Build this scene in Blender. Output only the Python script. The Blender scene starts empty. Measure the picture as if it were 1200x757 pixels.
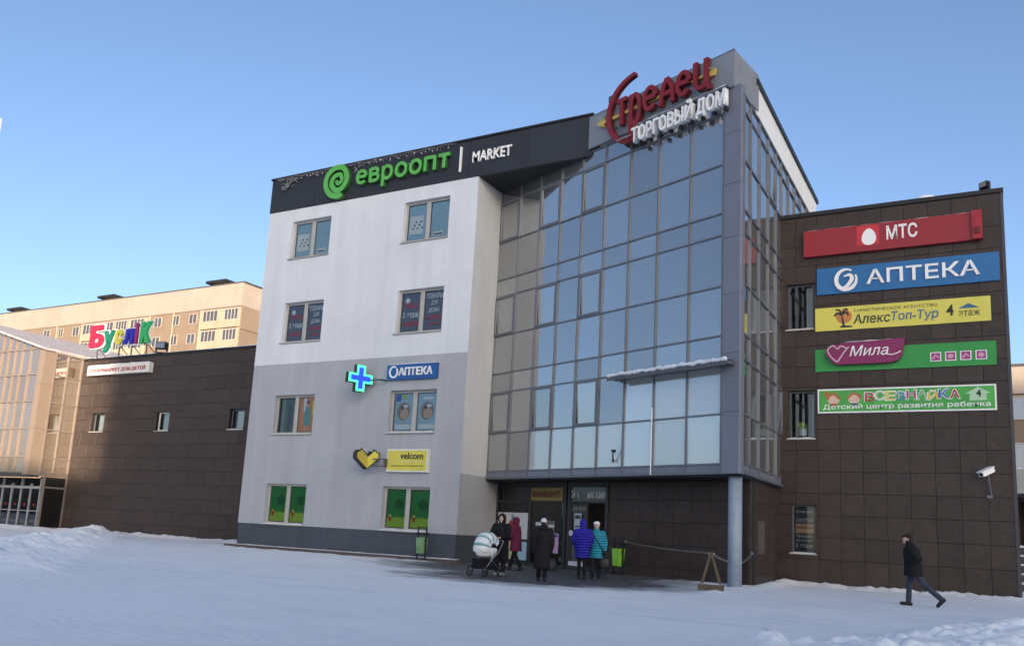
import bpy, bmesh, math, random
from mathutils import Vector, Matrix, noise
random.seed(7)
R = math.radians
sc = bpy.context.scene
COL = sc.collection

# ------------------------------------------------------------------ camera
cd = bpy.data.cameras.new('camera'); cam = bpy.data.objects.new('camera', cd); COL.objects.link(cam)
yaw, pitch, roll = R(29.425), R(9.86), R(3.047)
F = Vector((-math.sin(yaw)*math.cos(pitch), math.cos(yaw)*math.cos(pitch), math.sin(pitch)))
r0 = Vector((math.cos(yaw), math.sin(yaw), 0)); u0 = r0.cross(F)
rr = math.cos(roll)*r0 + math.sin(roll)*u0; uu = -math.sin(roll)*r0 + math.cos(roll)*u0
m = Matrix((rr, uu, -F)).transposed().to_4x4(); m.translation = (0, 0, 1.2)
cam.matrix_world = m
cd.sensor_width = 36; cd.lens = 1003.9/1200*36; cd.shift_y = (450-378.5)/1200
cd.clip_start = 0.1; cd.clip_end = 3000
sc.camera = cam

# ------------------------------------------------------------------ sky, sun, exposure
SUN_EL, SUN_AZ = R(10.0), R(140.0)          # azimuth clockwise from +Y
w = bpy.data.worlds.new('World'); sc.world = w; w.use_nodes = True
nt = w.node_tree; bg = nt.nodes['Background']
sky = nt.nodes.new('ShaderNodeTexSky'); sky.sky_type = 'NISHITA'; sky.sun_disc = False
sky.sun_elevation = SUN_EL; sky.sun_rotation = SUN_AZ; sky.altitude = 200
sky.air_density = 0.6; sky.dust_density = 2.8; sky.ozone_density = 1.4
nt.links.new(sky.outputs[0], bg.inputs[0]); bg.inputs[1].default_value = 0.15
ld = bpy.data.lights.new('sun', 'SUN'); ld.energy = 4.5; ld.angle = R(0.53); ld.color = (1.0, 0.77, 0.56)
sun = bpy.data.objects.new('sun', ld); COL.objects.link(sun)
sd = Vector((math.sin(SUN_AZ)*math.cos(SUN_EL), math.cos(SUN_AZ)*math.cos(SUN_EL), math.sin(SUN_EL)))
sun.rotation_euler = sd.to_track_quat('Z', 'Y').to_euler(); sun.location = sd*60
sc.view_settings.view_transform = 'Standard'; sc.view_settings.look = 'None'
sc.view_settings.exposure = 1.22; sc.view_settings.gamma = 1
sc.render.engine = 'CYCLES'

# ------------------------------------------------------------------ materials
MATS = {}
def mat(name, col, rough=.6, metal=0., var=.10, vs=3., bump=0., bs=40., spec=.4, rnd=0., emit=0., streak=0.):
    if name in MATS: return MATS[name]
    mt = bpy.data.materials.new(name); mt.use_nodes = True; N = mt.node_tree.nodes; L = mt.node_tree.links
    b = N['Principled BSDF']; b.inputs['Roughness'].default_value = rough; b.inputs['Metallic'].default_value = metal
    b.inputs['Specular IOR Level'].default_value = spec
    c = (*col, 1); b.inputs['Base Color'].default_value = c
    tc = N.new('ShaderNodeTexCoord')
    last = None
    def mul(prev, fac_socket, lo, hi):
        mr = N.new('ShaderNodeMapRange'); mr.inputs['To Min'].default_value = lo; mr.inputs['To Max'].default_value = hi
        L.new(fac_socket, mr.inputs['Value'])
        mx = N.new('ShaderNodeMix'); mx.data_type = 'RGBA'; mx.blend_type = 'MULTIPLY'; mx.inputs[0].default_value = 1
        if prev is None: mx.inputs[6].default_value = c
        else: L.new(prev, mx.inputs[6])
        L.new(mr.outputs[0], mx.inputs[7]); return mx.outputs[2]
    if var:
        n = N.new('ShaderNodeTexNoise'); n.inputs['Scale'].default_value = vs; n.inputs['Detail'].default_value = 6
        n.inputs['Roughness'].default_value = .65
        L.new(tc.outputs['Object'], n.inputs['Vector'])
        mr0 = N.new('ShaderNodeMapRange'); mr0.inputs['From Min'].default_value = .3; mr0.inputs['From Max'].default_value = .7
        L.new(n.outputs[0], mr0.inputs['Value'])
        last = mul(last, mr0.outputs[0], 1-var, 1+var)
    if streak:
        mp = N.new('ShaderNodeMapping'); mp.inputs['Scale'].default_value = (2.2, 2.2, .12); L.new(tc.outputs['Object'], mp.inputs[0])
        n = N.new('ShaderNodeTexNoise'); n.inputs['Scale'].default_value = 1.; n.inputs['Detail'].default_value = 5
        L.new(mp.outputs[0], n.inputs['Vector'])
        mr0 = N.new('ShaderNodeMapRange'); mr0.inputs['From Min'].default_value = .3; mr0.inputs['From Max'].default_value = .7
        L.new(n.outputs[0], mr0.inputs['Value'])
        last = mul(last, mr0.outputs[0], 1-streak, 1+streak*.6)
    if rnd:
        oi = N.new('ShaderNodeObjectInfo'); last = mul(last, oi.outputs['Random'], 1-rnd, 1+rnd)
    if last is not None: L.new(last, b.inputs['Base Color'])
    if bump:
        n = N.new('ShaderNodeTexNoise'); n.inputs['Scale'].default_value = bs; n.inputs['Detail'].default_value = 4
        L.new(tc.outputs['Object'], n.inputs['Vector'])
        bp = N.new('ShaderNodeBump'); bp.inputs['Strength'].default_value = bump; bp.inputs['Distance'].default_value = .02
        L.new(n.outputs[0], bp.inputs['Height']); L.new(bp.outputs[0], b.inputs['Normal'])
    if emit:
        b.inputs['Emission Color'].default_value = c; b.inputs['Emission Strength'].default_value = emit
    MATS[name] = mt; return mt

def mirror_glass(name, tint, rough=.02, wave=.55, inner=(.02, .024, .028)):
    mt = bpy.data.materials.new(name); mt.use_nodes = True; N = mt.node_tree.nodes; L = mt.node_tree.links
    N.remove(N['Principled BSDF']); out = N['Material Output']
    g = N.new('ShaderNodeBsdfGlossy'); g.inputs['Roughness'].default_value = rough
    d = N.new('ShaderNodeBsdfDiffuse'); d.inputs['Color'].default_value = (*inner, 1)
    ad = N.new('ShaderNodeAddShader'); L.new(g.outputs[0], ad.inputs[0]); L.new(d.outputs[0], ad.inputs[1])
    lw = N.new('ShaderNodeLayerWeight'); lw.inputs['Blend'].default_value = .25
    mr = N.new('ShaderNodeMapRange'); mr.inputs['To Min'].default_value = .88; mr.inputs['To Max'].default_value = 1.7
    L.new(lw.outputs['Fresnel'], mr.inputs['Value'])
    oi = N.new('ShaderNodeObjectInfo'); mr2 = N.new('ShaderNodeMapRange'); mr2.inputs['To Min'].default_value = .82; mr2.inputs['To Max'].default_value = 1.14
    L.new(oi.outputs['Random'], mr2.inputs['Value'])
    mu = N.new('ShaderNodeMath'); mu.operation = 'MULTIPLY'; L.new(mr.outputs[0], mu.inputs[0]); L.new(mr2.outputs[0], mu.inputs[1])
    mx = N.new('ShaderNodeVectorMath'); mx.operation = 'SCALE'; mx.inputs[0].default_value = tint; L.new(mu.outputs[0], mx.inputs['Scale'])
    L.new(mx.outputs[0], g.inputs['Color'])
    tc = N.new('ShaderNodeTexCoord'); n = N.new('ShaderNodeTexNoise'); n.inputs['Scale'].default_value = .9; n.inputs['Detail'].default_value = 1.5
    L.new(tc.outputs['Object'], n.inputs['Vector'])
    bp = N.new('ShaderNodeBump'); bp.inputs['Strength'].default_value = wave; bp.inputs['Distance'].default_value = .01
    L.new(n.outputs[0], bp.inputs['Height']); L.new(bp.outputs[0], g.inputs['Normal'])
    L.new(ad.outputs[0], out.inputs[0]); MATS[name] = mt; return mt

def clear_glass(name, tint=(.8, .85, .85), base=.02, gloss=(.8, .85, .9)):
    mt = bpy.data.materials.new(name); mt.use_nodes = True; N = mt.node_tree.nodes; L = mt.node_tree.links
    N.remove(N['Principled BSDF']); out = N['Material Output']
    t = N.new('ShaderNodeBsdfTransparent'); t.inputs[0].default_value = (*tint, 1)
    g = N.new('ShaderNodeBsdfGlossy'); g.inputs['Roughness'].default_value = .03; g.inputs['Color'].default_value = (*gloss, 1)
    fr = N.new('ShaderNodeFresnel'); fr.inputs['IOR'].default_value = 1.5
    ad = N.new('ShaderNodeMath'); ad.operation = 'ADD'; ad.inputs[1].default_value = base; L.new(fr.outputs[0], ad.inputs[0])
    mx = N.new('ShaderNodeMixShader'); L.new(ad.outputs[0], mx.inputs[0]); L.new(t.outputs[0], mx.inputs[1]); L.new(g.outputs[0], mx.inputs[2])
    L.new(mx.outputs[0], out.inputs[0]); MATS[name] = mt; return mt

def granite(name, col):
    mt = bpy.data.materials.new(name); mt.use_nodes = True; N = mt.node_tree.nodes; L = mt.node_tree.links
    b = N['Principled BSDF']; b.inputs['Roughness'].default_value = .42; b.inputs['Specular IOR Level'].default_value = .22
    tc = N.new('ShaderNodeTexCoord'); oi = N.new('ShaderNodeObjectInfo')
    ofs = N.new('ShaderNodeVectorMath'); ofs.operation = 'ADD'
    sc_ = N.new('ShaderNodeVectorMath'); sc_.operation = 'SCALE'; sc_.inputs[0].default_value = (37, 11, 23); L.new(oi.outputs['Random'], sc_.inputs['Scale'])
    L.new(tc.outputs['Object'], ofs.inputs[0]); L.new(sc_.outputs[0], ofs.inputs[1])
    n1 = N.new('ShaderNodeTexNoise'); n1.inputs['Scale'].default_value = 4.; n1.inputs['Detail'].default_value = 8; n1.inputs['Roughness'].default_value = .75
    n2 = N.new('ShaderNodeTexVoronoi'); n2.inputs['Scale'].default_value = 60.
    for n in (n1, n2): L.new(ofs.outputs[0], n.inputs['Vector'])
    r1 = N.new('ShaderNodeMapRange'); r1.inputs['From Min'].default_value = .3; r1.inputs['From Max'].default_value = .7; r1.inputs['To Min'].default_value = .72; r1.inputs['To Max'].default_value = 1.28; L.new(n1.outputs[0], r1.inputs[0])
    r2 = N.new('ShaderNodeMapRange'); r2.inputs['To Min'].default_value = .7; r2.inputs['To Max'].default_value = 1.35; r2.inputs['From Max'].default_value = .8; L.new(n2.outputs[0], r2.inputs[0])
    r3 = N.new('ShaderNodeMapRange'); r3.inputs['To Min'].default_value = .9; r3.inputs['To Max'].default_value = 1.1; L.new(oi.outputs['Random'], r3.inputs[0])
    a = N.new('ShaderNodeMath'); a.operation = 'MULTIPLY'; L.new(r1.outputs[0], a.inputs[0]); L.new(r2.outputs[0], a.inputs[1])
    a2 = N.new('ShaderNodeMath'); a2.operation = 'MULTIPLY'; L.new(a.outputs[0], a2.inputs[0]); L.new(r3.outputs[0], a2.inputs[1])
    v = N.new('ShaderNodeVectorMath'); v.operation = 'SCALE'; v.inputs[0].default_value = col; L.new(a2.outputs[0], v.inputs['Scale'])
    L.new(v.outputs[0], b.inputs['Base Color'])
    MATS[name] = mt; return mt

def perforated(name):
    mt = bpy.data.materials.new(name); mt.use_nodes = True; N = mt.node_tree.nodes; L = mt.node_tree.links
    b = N['Principled BSDF']; b.inputs['Base Color'].default_value = (.30, .31, .33, 1); b.inputs['Roughness'].default_value = .45; b.inputs['Metallic'].default_value = .3
    out = N['Material Output']; tc = N.new('ShaderNodeTexCoord'); sp = N.new('ShaderNodeSeparateXYZ'); L.new(tc.outputs['Object'], sp.inputs[0])
    def M(op, a, bb=None, c=None):
        n = N.new('ShaderNodeMath'); n.operation = op
        for i, x in enumerate((a, bb, c)):
            if x is None: continue
            if isinstance(x, (int, float)): n.inputs[i].default_value = x
            else: L.new(x, n.inputs[i])
        return n.outputs[0]
    row = M('FLOOR', M('MULTIPLY', sp.outputs[2], 11.5)); sh = M('MULTIPLY', M('MODULO', row, 2.), .5)
    fx = M('SUBTRACT', M('FRACT', M('ADD', M('MULTIPLY', sp.outputs[0], 11.5), sh)), .5); fz = M('SUBTRACT', M('FRACT', M('MULTIPLY', sp.outputs[2], 11.5)), .5)
    d = M('SQRT', M('ADD', M('MULTIPLY', fx, fx), M('MULTIPLY', fz, fz)))
    hole = M('LESS_THAN', d, .27)
    t = N.new('ShaderNodeBsdfTransparent'); mx = N.new('ShaderNodeMixShader'); L.new(hole, mx.inputs[0]); L.new(b.outputs[0], mx.inputs[1]); L.new(t.outputs[0], mx.inputs[2]); L.new(mx.outputs[0], out.inputs[0])
    MATS[name] = mt; return mt

WHITE = mat('white_render', (.58, .605, .64), .85, var=.05, vs=.6, bump=.12, bs=60, streak=.055)
GREYW = mat('grey_render', (.34, .355, .38), .85, var=.06, vs=.5, bump=.12, bs=60, streak=.07)
CREAMW = mat('return_render', (.54, .555, .56), .85, var=.05, vs=.6, bump=.12, bs=60, streak=.06)
PLINTH = mat('plinth_paint', (.052, .062, .078), .6, var=.12, vs=1.2, bump=.1, bs=50, streak=.1)
BLACK = mat('fascia_black', (.020, .023, .030), .5, var=.12, vs=1., rnd=.08)
SOFFIT = mat('soffit_dark', (.018, .020, .024), .7)
ALU = mat('grey_aluminium', (.155, .165, .19), .42, .35, var=.06, vs=2)
ALUD = mat('dark_aluminium', (.10, .105, .115), .45, .3, var=.06)
CLAD = mat('grey_cladding', (.185, .20, .245), .5, .2, var=.05, vs=1.5, rnd=.05, streak=.04)
POSTM = mat('painted_post', (.25, .30, .37), .5, var=.15, vs=4, streak=.15)
ROOFM = mat('roof_felt', (.06, .06, .065), .9)
BLKM = mat('black_metal', (.012, .012, .014), .5)
GRAN = granite('brown_granite', (.042, .031, .027))
JOINT = mat('granite_joint', (.018, .015, .014), .9)
GLASS = mirror_glass('mirror_glass', (.47, .48, .485), inner=(.055, .056, .055))
GLASSM = mirror_glass('milky_glass', (.36, .38, .38), rough=.05, inner=(.27, .29, .29))
GLASSP = mirror_glass('pavilion_glass', (.42, .42, .42), inner=(.085, .06, .038))
WINGL = clear_glass('window_glass')
DARKGL = clear_glass('shop_glass', (.55, .55, .55), .05)
FRAME = mat('window_frame_grey', (.36, .35, .33), .5, var=.05)
FRAMEW = mat('window_frame_white', (.7, .69, .66), .5, var=.05)
DARKIN = mat('dark_interior', (.025, .024, .024), .9)
PERF = perforated('perforated_metal')
SNOW = mat('clean_snow', (.80, .82, .85), .75, var=.05, vs=6, bump=.5, bs=25, spec=.2)
ICE = mat('icy_snow', (.70, .73, .78), .5, var=.15, vs=14, bump=.6, bs=30)
WHITEP = mat('sign_white', (.78, .78, .78), .5, var=.03)

# ------------------------------------------------------------------ mesh helpers
class MB:
    def __init__(s): s.v = []; s.f = []; s.m = []
    def quad(s, a, b, c, d, mi=0):
        n = len(s.v); s.v += [tuple(a), tuple(b), tuple(c), tuple(d)]; s.f.append((n, n+1, n+2, n+3)); s.m.append(mi); return s
    def box(s, x0, x1, y0, y1, z0, z1, mi=0):
        n = len(s.v)
        s.v += [(x0,y0,z0),(x1,y0,z0),(x1,y1,z0),(x0,y1,z0),(x0,y0,z1),(x1,y0,z1),(x1,y1,z1),(x0,y1,z1)]
        for q in ((0,3,2,1),(4,5,6,7),(0,1,5,4),(1,2,6,5),(2,3,7,6),(3,0,4,7)):
            s.f.append(tuple(n+i for i in q)); s.m.append(mi)
        return s
    def face(s, pts, mi=0):
        n = len(s.v); s.v += [tuple(p) for p in pts]; s.f.append(tuple(range(n, n+len(pts)))); s.m.append(mi); return s
    def prism(s, poly, y0, y1, mi=0, side=None):        # poly in (x,z), counter-clockwise seen from -y
        n = len(s.v); k = len(poly); side = mi if side is None else side
        s.v += [(x, y0, z) for x, z in poly] + [(x, y1, z) for x, z in poly]
        s.f.append(tuple(range(n, n+k))); s.m.append(mi)
        s.f.append(tuple(range(n+2*k-1, n+k-1, -1))); s.m.append(side)
        for i in range(k):
            j = (i+1) % k; s.f.append((n+j, n+i, n+k+i, n+k+j)); s.m.append(side)
        return s
    def slab(s, poly, z0, z1, mi=0):                    # poly in (x,y), counter-clockwise from above
        n = len(s.v); k = len(poly)
        s.v += [(x, y, z0) for x, y in poly] + [(x, y, z1) for x, y in poly]
        s.f.append(tuple(range(n+k-1, n-1, -1))); s.m.append(mi)
        s.f.append(tuple(range(n+k, n+2*k))); s.m.append(mi)
        for i in range(k):
            j = (i+1) % k; s.f.append((n+i, n+j, n+k+j, n+k+i)); s.m.append(mi)
        return s
    def tube(s, pts, rad, seg=10, mi=0, sx=1., round_ends=True, axis=None):
        pts = [Vector(p) for p in pts]
        if not isinstance(rad, (list, tuple)): rad = [rad]*len(pts)
        P, Q = list(pts), list(rad)
        if round_ends:
            d0 = (pts[0]-pts[1]).normalized(); d1 = (pts[-1]-pts[-2]).normalized(); r_, q_ = rad[0], rad[-1]
            P = [pts[0]+d0*r_*.95, pts[0]+d0*r_*.7] + P + [pts[-1]+d1*q_*.7, pts[-1]+d1*q_*.95]
            Q = [r_*.3, r_*.72] + Q + [q_*.72, q_*.3]
        n0 = len(s.v); ref = Vector(axis) if axis else None
        for i, p in enumerate(P):
            d = (P[min(i+1, len(P)-1)]-P[max(i-1, 0)]).normalized()
            if ref is None or abs(d.dot(ref)) > .95: ref = Vector((1,0,0)) if abs(d.x) < .8 else Vector((0,1,0))
            a = (ref - d*ref.dot(d)).normalized(); b = d.cross(a)
            for k in range(seg):
                t = 2*math.pi*k/seg; s.v.append(tuple(p + a*(math.cos(t)*Q[i]*sx) + b*(math.sin(t)*Q[i])))
        for i in range(len(P)-1):
            for k in range(seg):
                a = n0+i*seg+k; b = n0+i*seg+(k+1) % seg; s.f.append((a, b, b+seg, a+seg)); s.m.append(mi)
        s.f.append(tuple(n0+seg-1-k for k in range(seg))); s.m.append(mi)
        e = n0+(len(P)-1)*seg; s.f.append(tuple(e+k for k in range(seg))); s.m.append(mi)
        return s
    def rings(s, rg, seg=16, mi=0):                     # rg: (cx,cy,cz,rx,ry), horizontal ellipses
        n0 = len(s.v)
        for cx, cy, cz, rx, ry in rg:
            for k in range(seg):
                t = 2*math.pi*k/seg; s.v.append((cx+rx*math.cos(t), cy+ry*math.sin(t), cz))
        for i in range(len(rg)-1):
            for k in range(seg):
                a = n0+i*seg+k; b = n0+i*seg+(k+1) % seg; s.f.append((a, b, b+seg, a+seg)); s.m.append(mi)
        s.f.append(tuple(n0+seg-1-k for k in range(seg))); s.m.append(mi)
        e = n0+(len(rg)-1)*seg; s.f.append(tuple(e+k for k in range(seg))); s.m.append(mi)
        return s
    def ball(s, c, rx, ry, rz, mi=0, seg=14, n=8):
        rg = []
        for i in range(n+1):
            t = -math.pi/2 + math.pi*(i+.15)/(n+.3); rg.append((c[0], c[1], c[2]+rz*math.sin(t), rx*math.cos(t), ry*math.cos(t)))
        return s.rings(rg, seg, mi)
    def mesh(s, name, mats, smooth=False):
        me = bpy.data.meshes.new(name); me.from_pydata(s.v, [], s.f)
        for mm in (mats if isinstance(mats, (list, tuple)) else [mats]): me.materials.append(mm)
        me.polygons.foreach_set('material_index', s.m)
        if smooth: me.polygons.foreach_set('use_smooth', [True]*len(me.polygons))
        me.update(); return me
    def build(s, name, mats, parent=None, loc=(0,0,0), rz=0, smooth=False):
        return put(name, s.mesh(name, mats, smooth), parent, loc, rz)
def put(name, me, parent=None, loc=(0,0,0), rz=0):
    o = bpy.data.objects.new(name, me); COL.objects.link(o); o.location = loc
    if isinstance(rz, (tuple, list)): o.rotation_euler = rz
    else: o.rotation_euler = (0, 0, rz)
    o.parent = parent; return o
def tag(o, label=None, cat=None, group=None, kind=None):
    if label: o['label'] = label
    if cat: o['category'] = cat
    if group: o['group'] = group
    if kind: o['kind'] = kind
    return o
def thing(name, label, cat, loc=(0,0,0), rz=0, group=None):
    return tag(put(name, None, None, loc, rz), label, cat, group)
def circle(cx, cz, rx, rz_=None, n=24, a0=0, a1=360):
    rz_ = rx if rz_ is None else rz_
    k = n if a1-a0 >= 360 else n+1
    return [(cx+rx*math.cos(R(a0+(a1-a0)*i/n)), cz+rz_*math.sin(R(a0+(a1-a0)*i/n))) for i in range(k)]
def rect(x0, x1, z0, z1): return [(x0,z0),(x1,z0),(x1,z1),(x0,z1)]
def stroke(pts, wd):                                    # ribbon outline around a polyline, wd = full widths
    n = len(pts); wd = wd if isinstance(wd, (list, tuple)) else [wd]*n; Lf, Rt = [], []
    for i in range(n):
        a = pts[max(i-1, 0)]; b = pts[min(i+1, n-1)]; dx, dz = b[0]-a[0], b[1]-a[1]; l = math.hypot(dx, dz) or 1
        nx, nz = -dz/l*wd[i]/2, dx/l*wd[i]/2
        Lf.append((pts[i][0]+nx, pts[i][1]+nz)); Rt.append((pts[i][0]-nx, pts[i][1]-nz))
    return Rt + Lf[::-1]
def spline(pts, n=6):
    out = []; P = [pts[0]]+list(pts)+[pts[-1]]
    for i in range(1, len(P)-2):
        for k in range(n):
            t = k/n; a, b, c, d = P[i-1], P[i], P[i+1], P[i+2]
            out.append(tuple(.5*((2*b[j])+(-a[j]+c[j])*t+(2*a[j]-5*b[j]+4*c[j]-d[j])*t*t+(-a[j]+3*b[j]-3*c[j]+d[j])*t**3) for j in range(2)))
    out.append(tuple(pts[-1])); return out
def ribbon(mb, pts, wd, y0, y1, mi=0, side=None):       # stroke as quads (safe for curls)
    n = len(pts); o = stroke(pts, wd); Rt, Lf = o[:n], o[n:][::-1]; side = mi if side is None else side
    b = len(mb.v)
    for i in range(n):
        for (x, z) in (Rt[i], Lf[i]): mb.v.append((x, y0, z)); mb.v.append((x, y1, z))
    for i in range(n-1):
        a = b+4*i; c = a+4
        for q, k in (((a, c, c+2, a+2), mi), ((a+1, a+3, c+3, c+1), side), ((a, a+1, c+1, c), side), ((a+2, c+2, c+3, a+3), side)): mb.f.append(q); mb.m.append(k)
    for a, fl in ((b, 0), (b+4*(n-1), 1)):
        q = (a, a+2, a+3, a+1); mb.f.append(q if not fl else q[::-1]); mb.m.append(side)

# text from the built-in font
_adv = {}
def _glyph(s, extr, bold):
    cu = bpy.data.curves.new('glyph', 'FONT'); cu.body = s; cu.size = 1; cu.extrude = extr; cu.offset = bold; cu.resolution_u = 3
    o = bpy.data.objects.new('glyph', cu); me = bpy.data.meshes.new_from_object(o)
    bpy.data.objects.remove(o); bpy.data.curves.remove(cu); return me
def _maxx(s):
    me = _glyph(s, 0, 0); r = max((v.co.x for v in me.vertices), default=0); bpy.data.meshes.remove(me); return r
def advance(ch):
    if ch not in _adv: _adv[ch] = _maxx(ch+'I')-.174
    return _adv[ch]
def text_mesh(s, x0, x1, z0, z1, depth, mats, bold=.0, y=0., shear=0., side=None):
    """the string filling the box x0..x1, z0..z1, standing from y towards -y by depth"""
    me = _glyph(s, .5, bold); co = [v.co.copy() for v in me.vertices]
    ax = min(c.x for c in co); bx = max(c.x for c in co); az = min(c.y for c in co); bz = max(c.y for c in co)
    sx = (x1-x0)/(bx-ax); sz = (z1-z0)/(bz-az)
    for v, c in zip(me.vertices, co):
        zz = (c.y-az)*sz; v.co = (x0+(c.x-ax)*sx+zz*shear, y-depth*(c.z+.5), z0+zz)
    for mm in (mats if isinstance(mats, (list, tuple)) else [mats]): me.materials.append(mm)
    me.update(); return me
def text(name, s, x0, x1, z0, z1, depth, m_, parent, bold=0., y=0., shear=0.):
    return put(name, text_mesh(s, x0, x1, z0, z1, depth, m_, bold, y, shear), parent)
def letters(s, x0, x1, z0, zc, depth, m_, parent, bold=0., y=0., shear=0., name='letter'):
    """each letter its own part; cap height zc-z0 measured on 'H' (or x-height for lower case)"""
    tot = sum(advance(c) for c in s); k = (x1-x0)/tot; x = x0
    low = s == s.lower(); me = _glyph('н' if low else 'Н', 0, 0); h = max(v.co.y for v in me.vertices); bpy.data.meshes.remove(me); kz = (zc-z0)/h
    out = []
    for c in s:
        if c.strip():
            g = _glyph(c, .5, bold)
            for v in g.vertices:
                q = v.co; zz = q.y*kz; v.co = (x+q.x*k+zz*shear, y-depth*(q.z+.5), z0+zz)
            for mm in (m_ if isinstance(m_, (list, tuple)) else [m_]): g.materials.append(mm)
            g.update(); out.append(put(name, g, parent))
        x += advance(c)*k
    return out

# heavy stroke letters for the big raised signs (unit box, polylines)
def _arc(cx, cz, rx, rz_, a0, a1, n=12): return [(cx+rx*math.cos(R(a0+(a1-a0)*i/n)), cz+rz_*math.sin(R(a0+(a1-a0)*i/n))) for i in range(n+1)]
STROKES = {
 'е': [[(.10, .53), (.88, .53)], _arc(.5, .5, .40, .45, 4, 318, 20)],
 'в': [[(.12, 0), (.12, 1)], [(.12, .94), (.55, .94)]+_arc(.55, .735, .25, .205, 90, -90, 8)+[(.12, .53)], [(.5, .53), (.6, .53)]+_arc(.6, .295, .28, .235, 90, -90, 8)+[(.12, .06)]],
 'р': [[(.12, -.48), (.12, 1)], _arc(.48, .5, .40, .45, 160, -160, 18)],
 'о': [_arc(.5, .5, .40, .45, 0, 360, 24)],
 'п': [[(.12, 0), (.12, 1)], [(.88, 0), (.88, 1)], [(.12, .93), (.88, .93)]],
 'т': [[(0, .93), (1, .93)], [(.5, 0), (.5, .93)]],
 'л': [[(.10, 0), (.22, .55), (.5, .97)], [(.5, .97), (.88, .55), (.90, 0)], [(.20, .40), (.88, .40)]],
 'ц': [[(.12, 1), (.12, .22), (.3, .05), (.80, .05)], [(.80, 1), (.80, 0)], [(.80, .05), (.97, .02), (.97, -.14)]],
}
def stroke_letter(ch, x0, x1, z0, z1, wd, y0, y1, mats, parent, name='letter'):
    mb = MB()
    for k, pl in enumerate(STROKES[ch]): ribbon(mb, [(x0+(x1-x0)*a, z0+(z1-z0)*b) for a, b in pl], wd, y0-.003*k, y1, 0, len(mats)-1)
    return mb.build(name, mats, parent)

def wall_holes(mb, x0, x1, z0, z1, holes, y=0., depth=.3, mi=0):
    """front face at y with rectangular openings and their reveals; closed box behind is left to the body"""
    xs = sorted({x0, x1, *[c for h in holes for c in h[:2] if x0 < c < x1]}); zs = sorted({z0, z1, *[c for h in holes for c in h[2:] if z0 < c < z1]})
    for i in range(len(xs)-1):
        for j in range(len(zs)-1):
            cx, cz = (xs[i]+xs[i+1])/2, (zs[j]+zs[j+1])/2
            if any(h[0] < cx < h[1] and h[2] < cz < h[3] for h in holes): continue
            mb.quad((xs[i],y,zs[j]), (xs[i+1],y,zs[j]), (xs[i+1],y,zs[j+1]), (xs[i],y,zs[j+1]), mi)
    for a, b, c, d in holes:
        c2, d2 = max(c, z0), min(d, z1)
        if d2 <= c2: continue
        yb = y+depth
        mb.quad((a,y,c2), (a,y,d2), (a,yb,d2), (a,yb,c2), mi); mb.quad((b,y,d2), (b,y,c2), (b,yb,c2), (b,yb,d2), mi)
        if c >= z0: mb.quad((a,y,c), (a,yb,c), (b,yb,c), (b,y,c), mi)
        if d <= z1: mb.quad((a,y,d), (b,y,d), (b,yb,d), (a,yb,d), mi)
def subtract(r, h):
    x0, x1, z0, z1 = r; a, b, c, d = h
    if a >= x1 or b <= x0 or c >= z1 or d <= z0: return [r]
    o = []
    if c > z0: o.append((x0, x1, z0, c))
    if d < z1: o.append((x0, x1, d, z1))
    lo, hi = max(z0, c), min(z1, d)
    if a > x0: o.append((x0, a, lo, hi))
    if b < x1: o.append((b, x1, lo, hi))
    return [q for q in o if q[1]-q[0] > .03 and q[3]-q[2] > .03]
_tiles = {}
def tiles(parent, xs, zs, holes, y=0., gap=.009, th=.03, m_=None, stagger=False):
    for j in range(len(zs)-1):
        row = list(xs)
        if stagger and j % 2: row = [xs[0]]+[(xs[i]+xs[i+1])/2 for i in range(len(xs)-1)]+[xs[-1]]
        for i in range(len(row)-1):
            rs = [(row[i], row[i+1], zs[j], zs[j+1])]
            for h in holes: rs = [q for r in rs for q in subtract(r, h)]
            for r in rs:
                wx, wz = round(r[1]-r[0]-gap, 3), round(r[3]-r[2]-gap, 3)
                if (wx, wz) not in _tiles:
                    mb = MB(); e = .006; a, b = wx/2, wz/2
                    n = [(-a,th,-b),(a,th,-b),(a,th,b),(-a,th,b),(-a,e,-b),(a,e,-b),(a,e,b),(-a,e,b),(-a+e,0,-b+e),(a-e,0,-b+e),(a-e,0,b-e),(-a+e,0,b-e)]
                    mb.v = n
                    for q in ((8,9,10,11),(4,5,9,8),(5,6,10,9),(6,7,11,10),(7,4,8,11),(0,1,5,4),(1,2,6,5),(2,3,7,6),(3,0,4,7)): mb.f.append(q); mb.m.append(0)
                    _tiles[(wx, wz)] = mb.mesh('tile', m_ or GRAN)
                put('tile', _tiles[(wx, wz)], parent, ((r[0]+r[1])/2, y-th+random.uniform(-.002, .002), (r[2]+r[3])/2))

def snow_strip(name, parent, x0, x1, y0, y1, z, h=.04, n=None, seed=0, m_=None, loc=(0,0,0), rz=0):
    """a thin uneven layer of snow lying on a ledge"""
    mb = MB(); n = n or max(3, int((x1-x0)/.12)); sec = 5
    rnd = random.Random(seed+int(x0*100))
    off = rnd.uniform(0, 99)
    for i in range(n+1):
        t = i/n; x = x0+(x1-x0)*t; hh = h*(.55+.75*abs(noise.noise((x*1.7+off, seed, 0))))*(1 if 0 < i < n else .4)
        wv = .012*noise.noise((x*3+off, 5, 0))
        for k in range(sec):
            a = math.pi*k/(sec-1); mb.v.append((x, (y0+y1)/2-(y1-y0)/2*math.cos(a)+wv, z+hh*math.sin(a)))
    for i in range(n):
        for k in range(sec-1):
            a = i*sec+k; mb.f.append((a, a+sec, a+sec+1, a+1)); mb.m.append(0)
    return mb.build(name, m_ or SNOW, parent, loc, rz, True)

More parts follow.
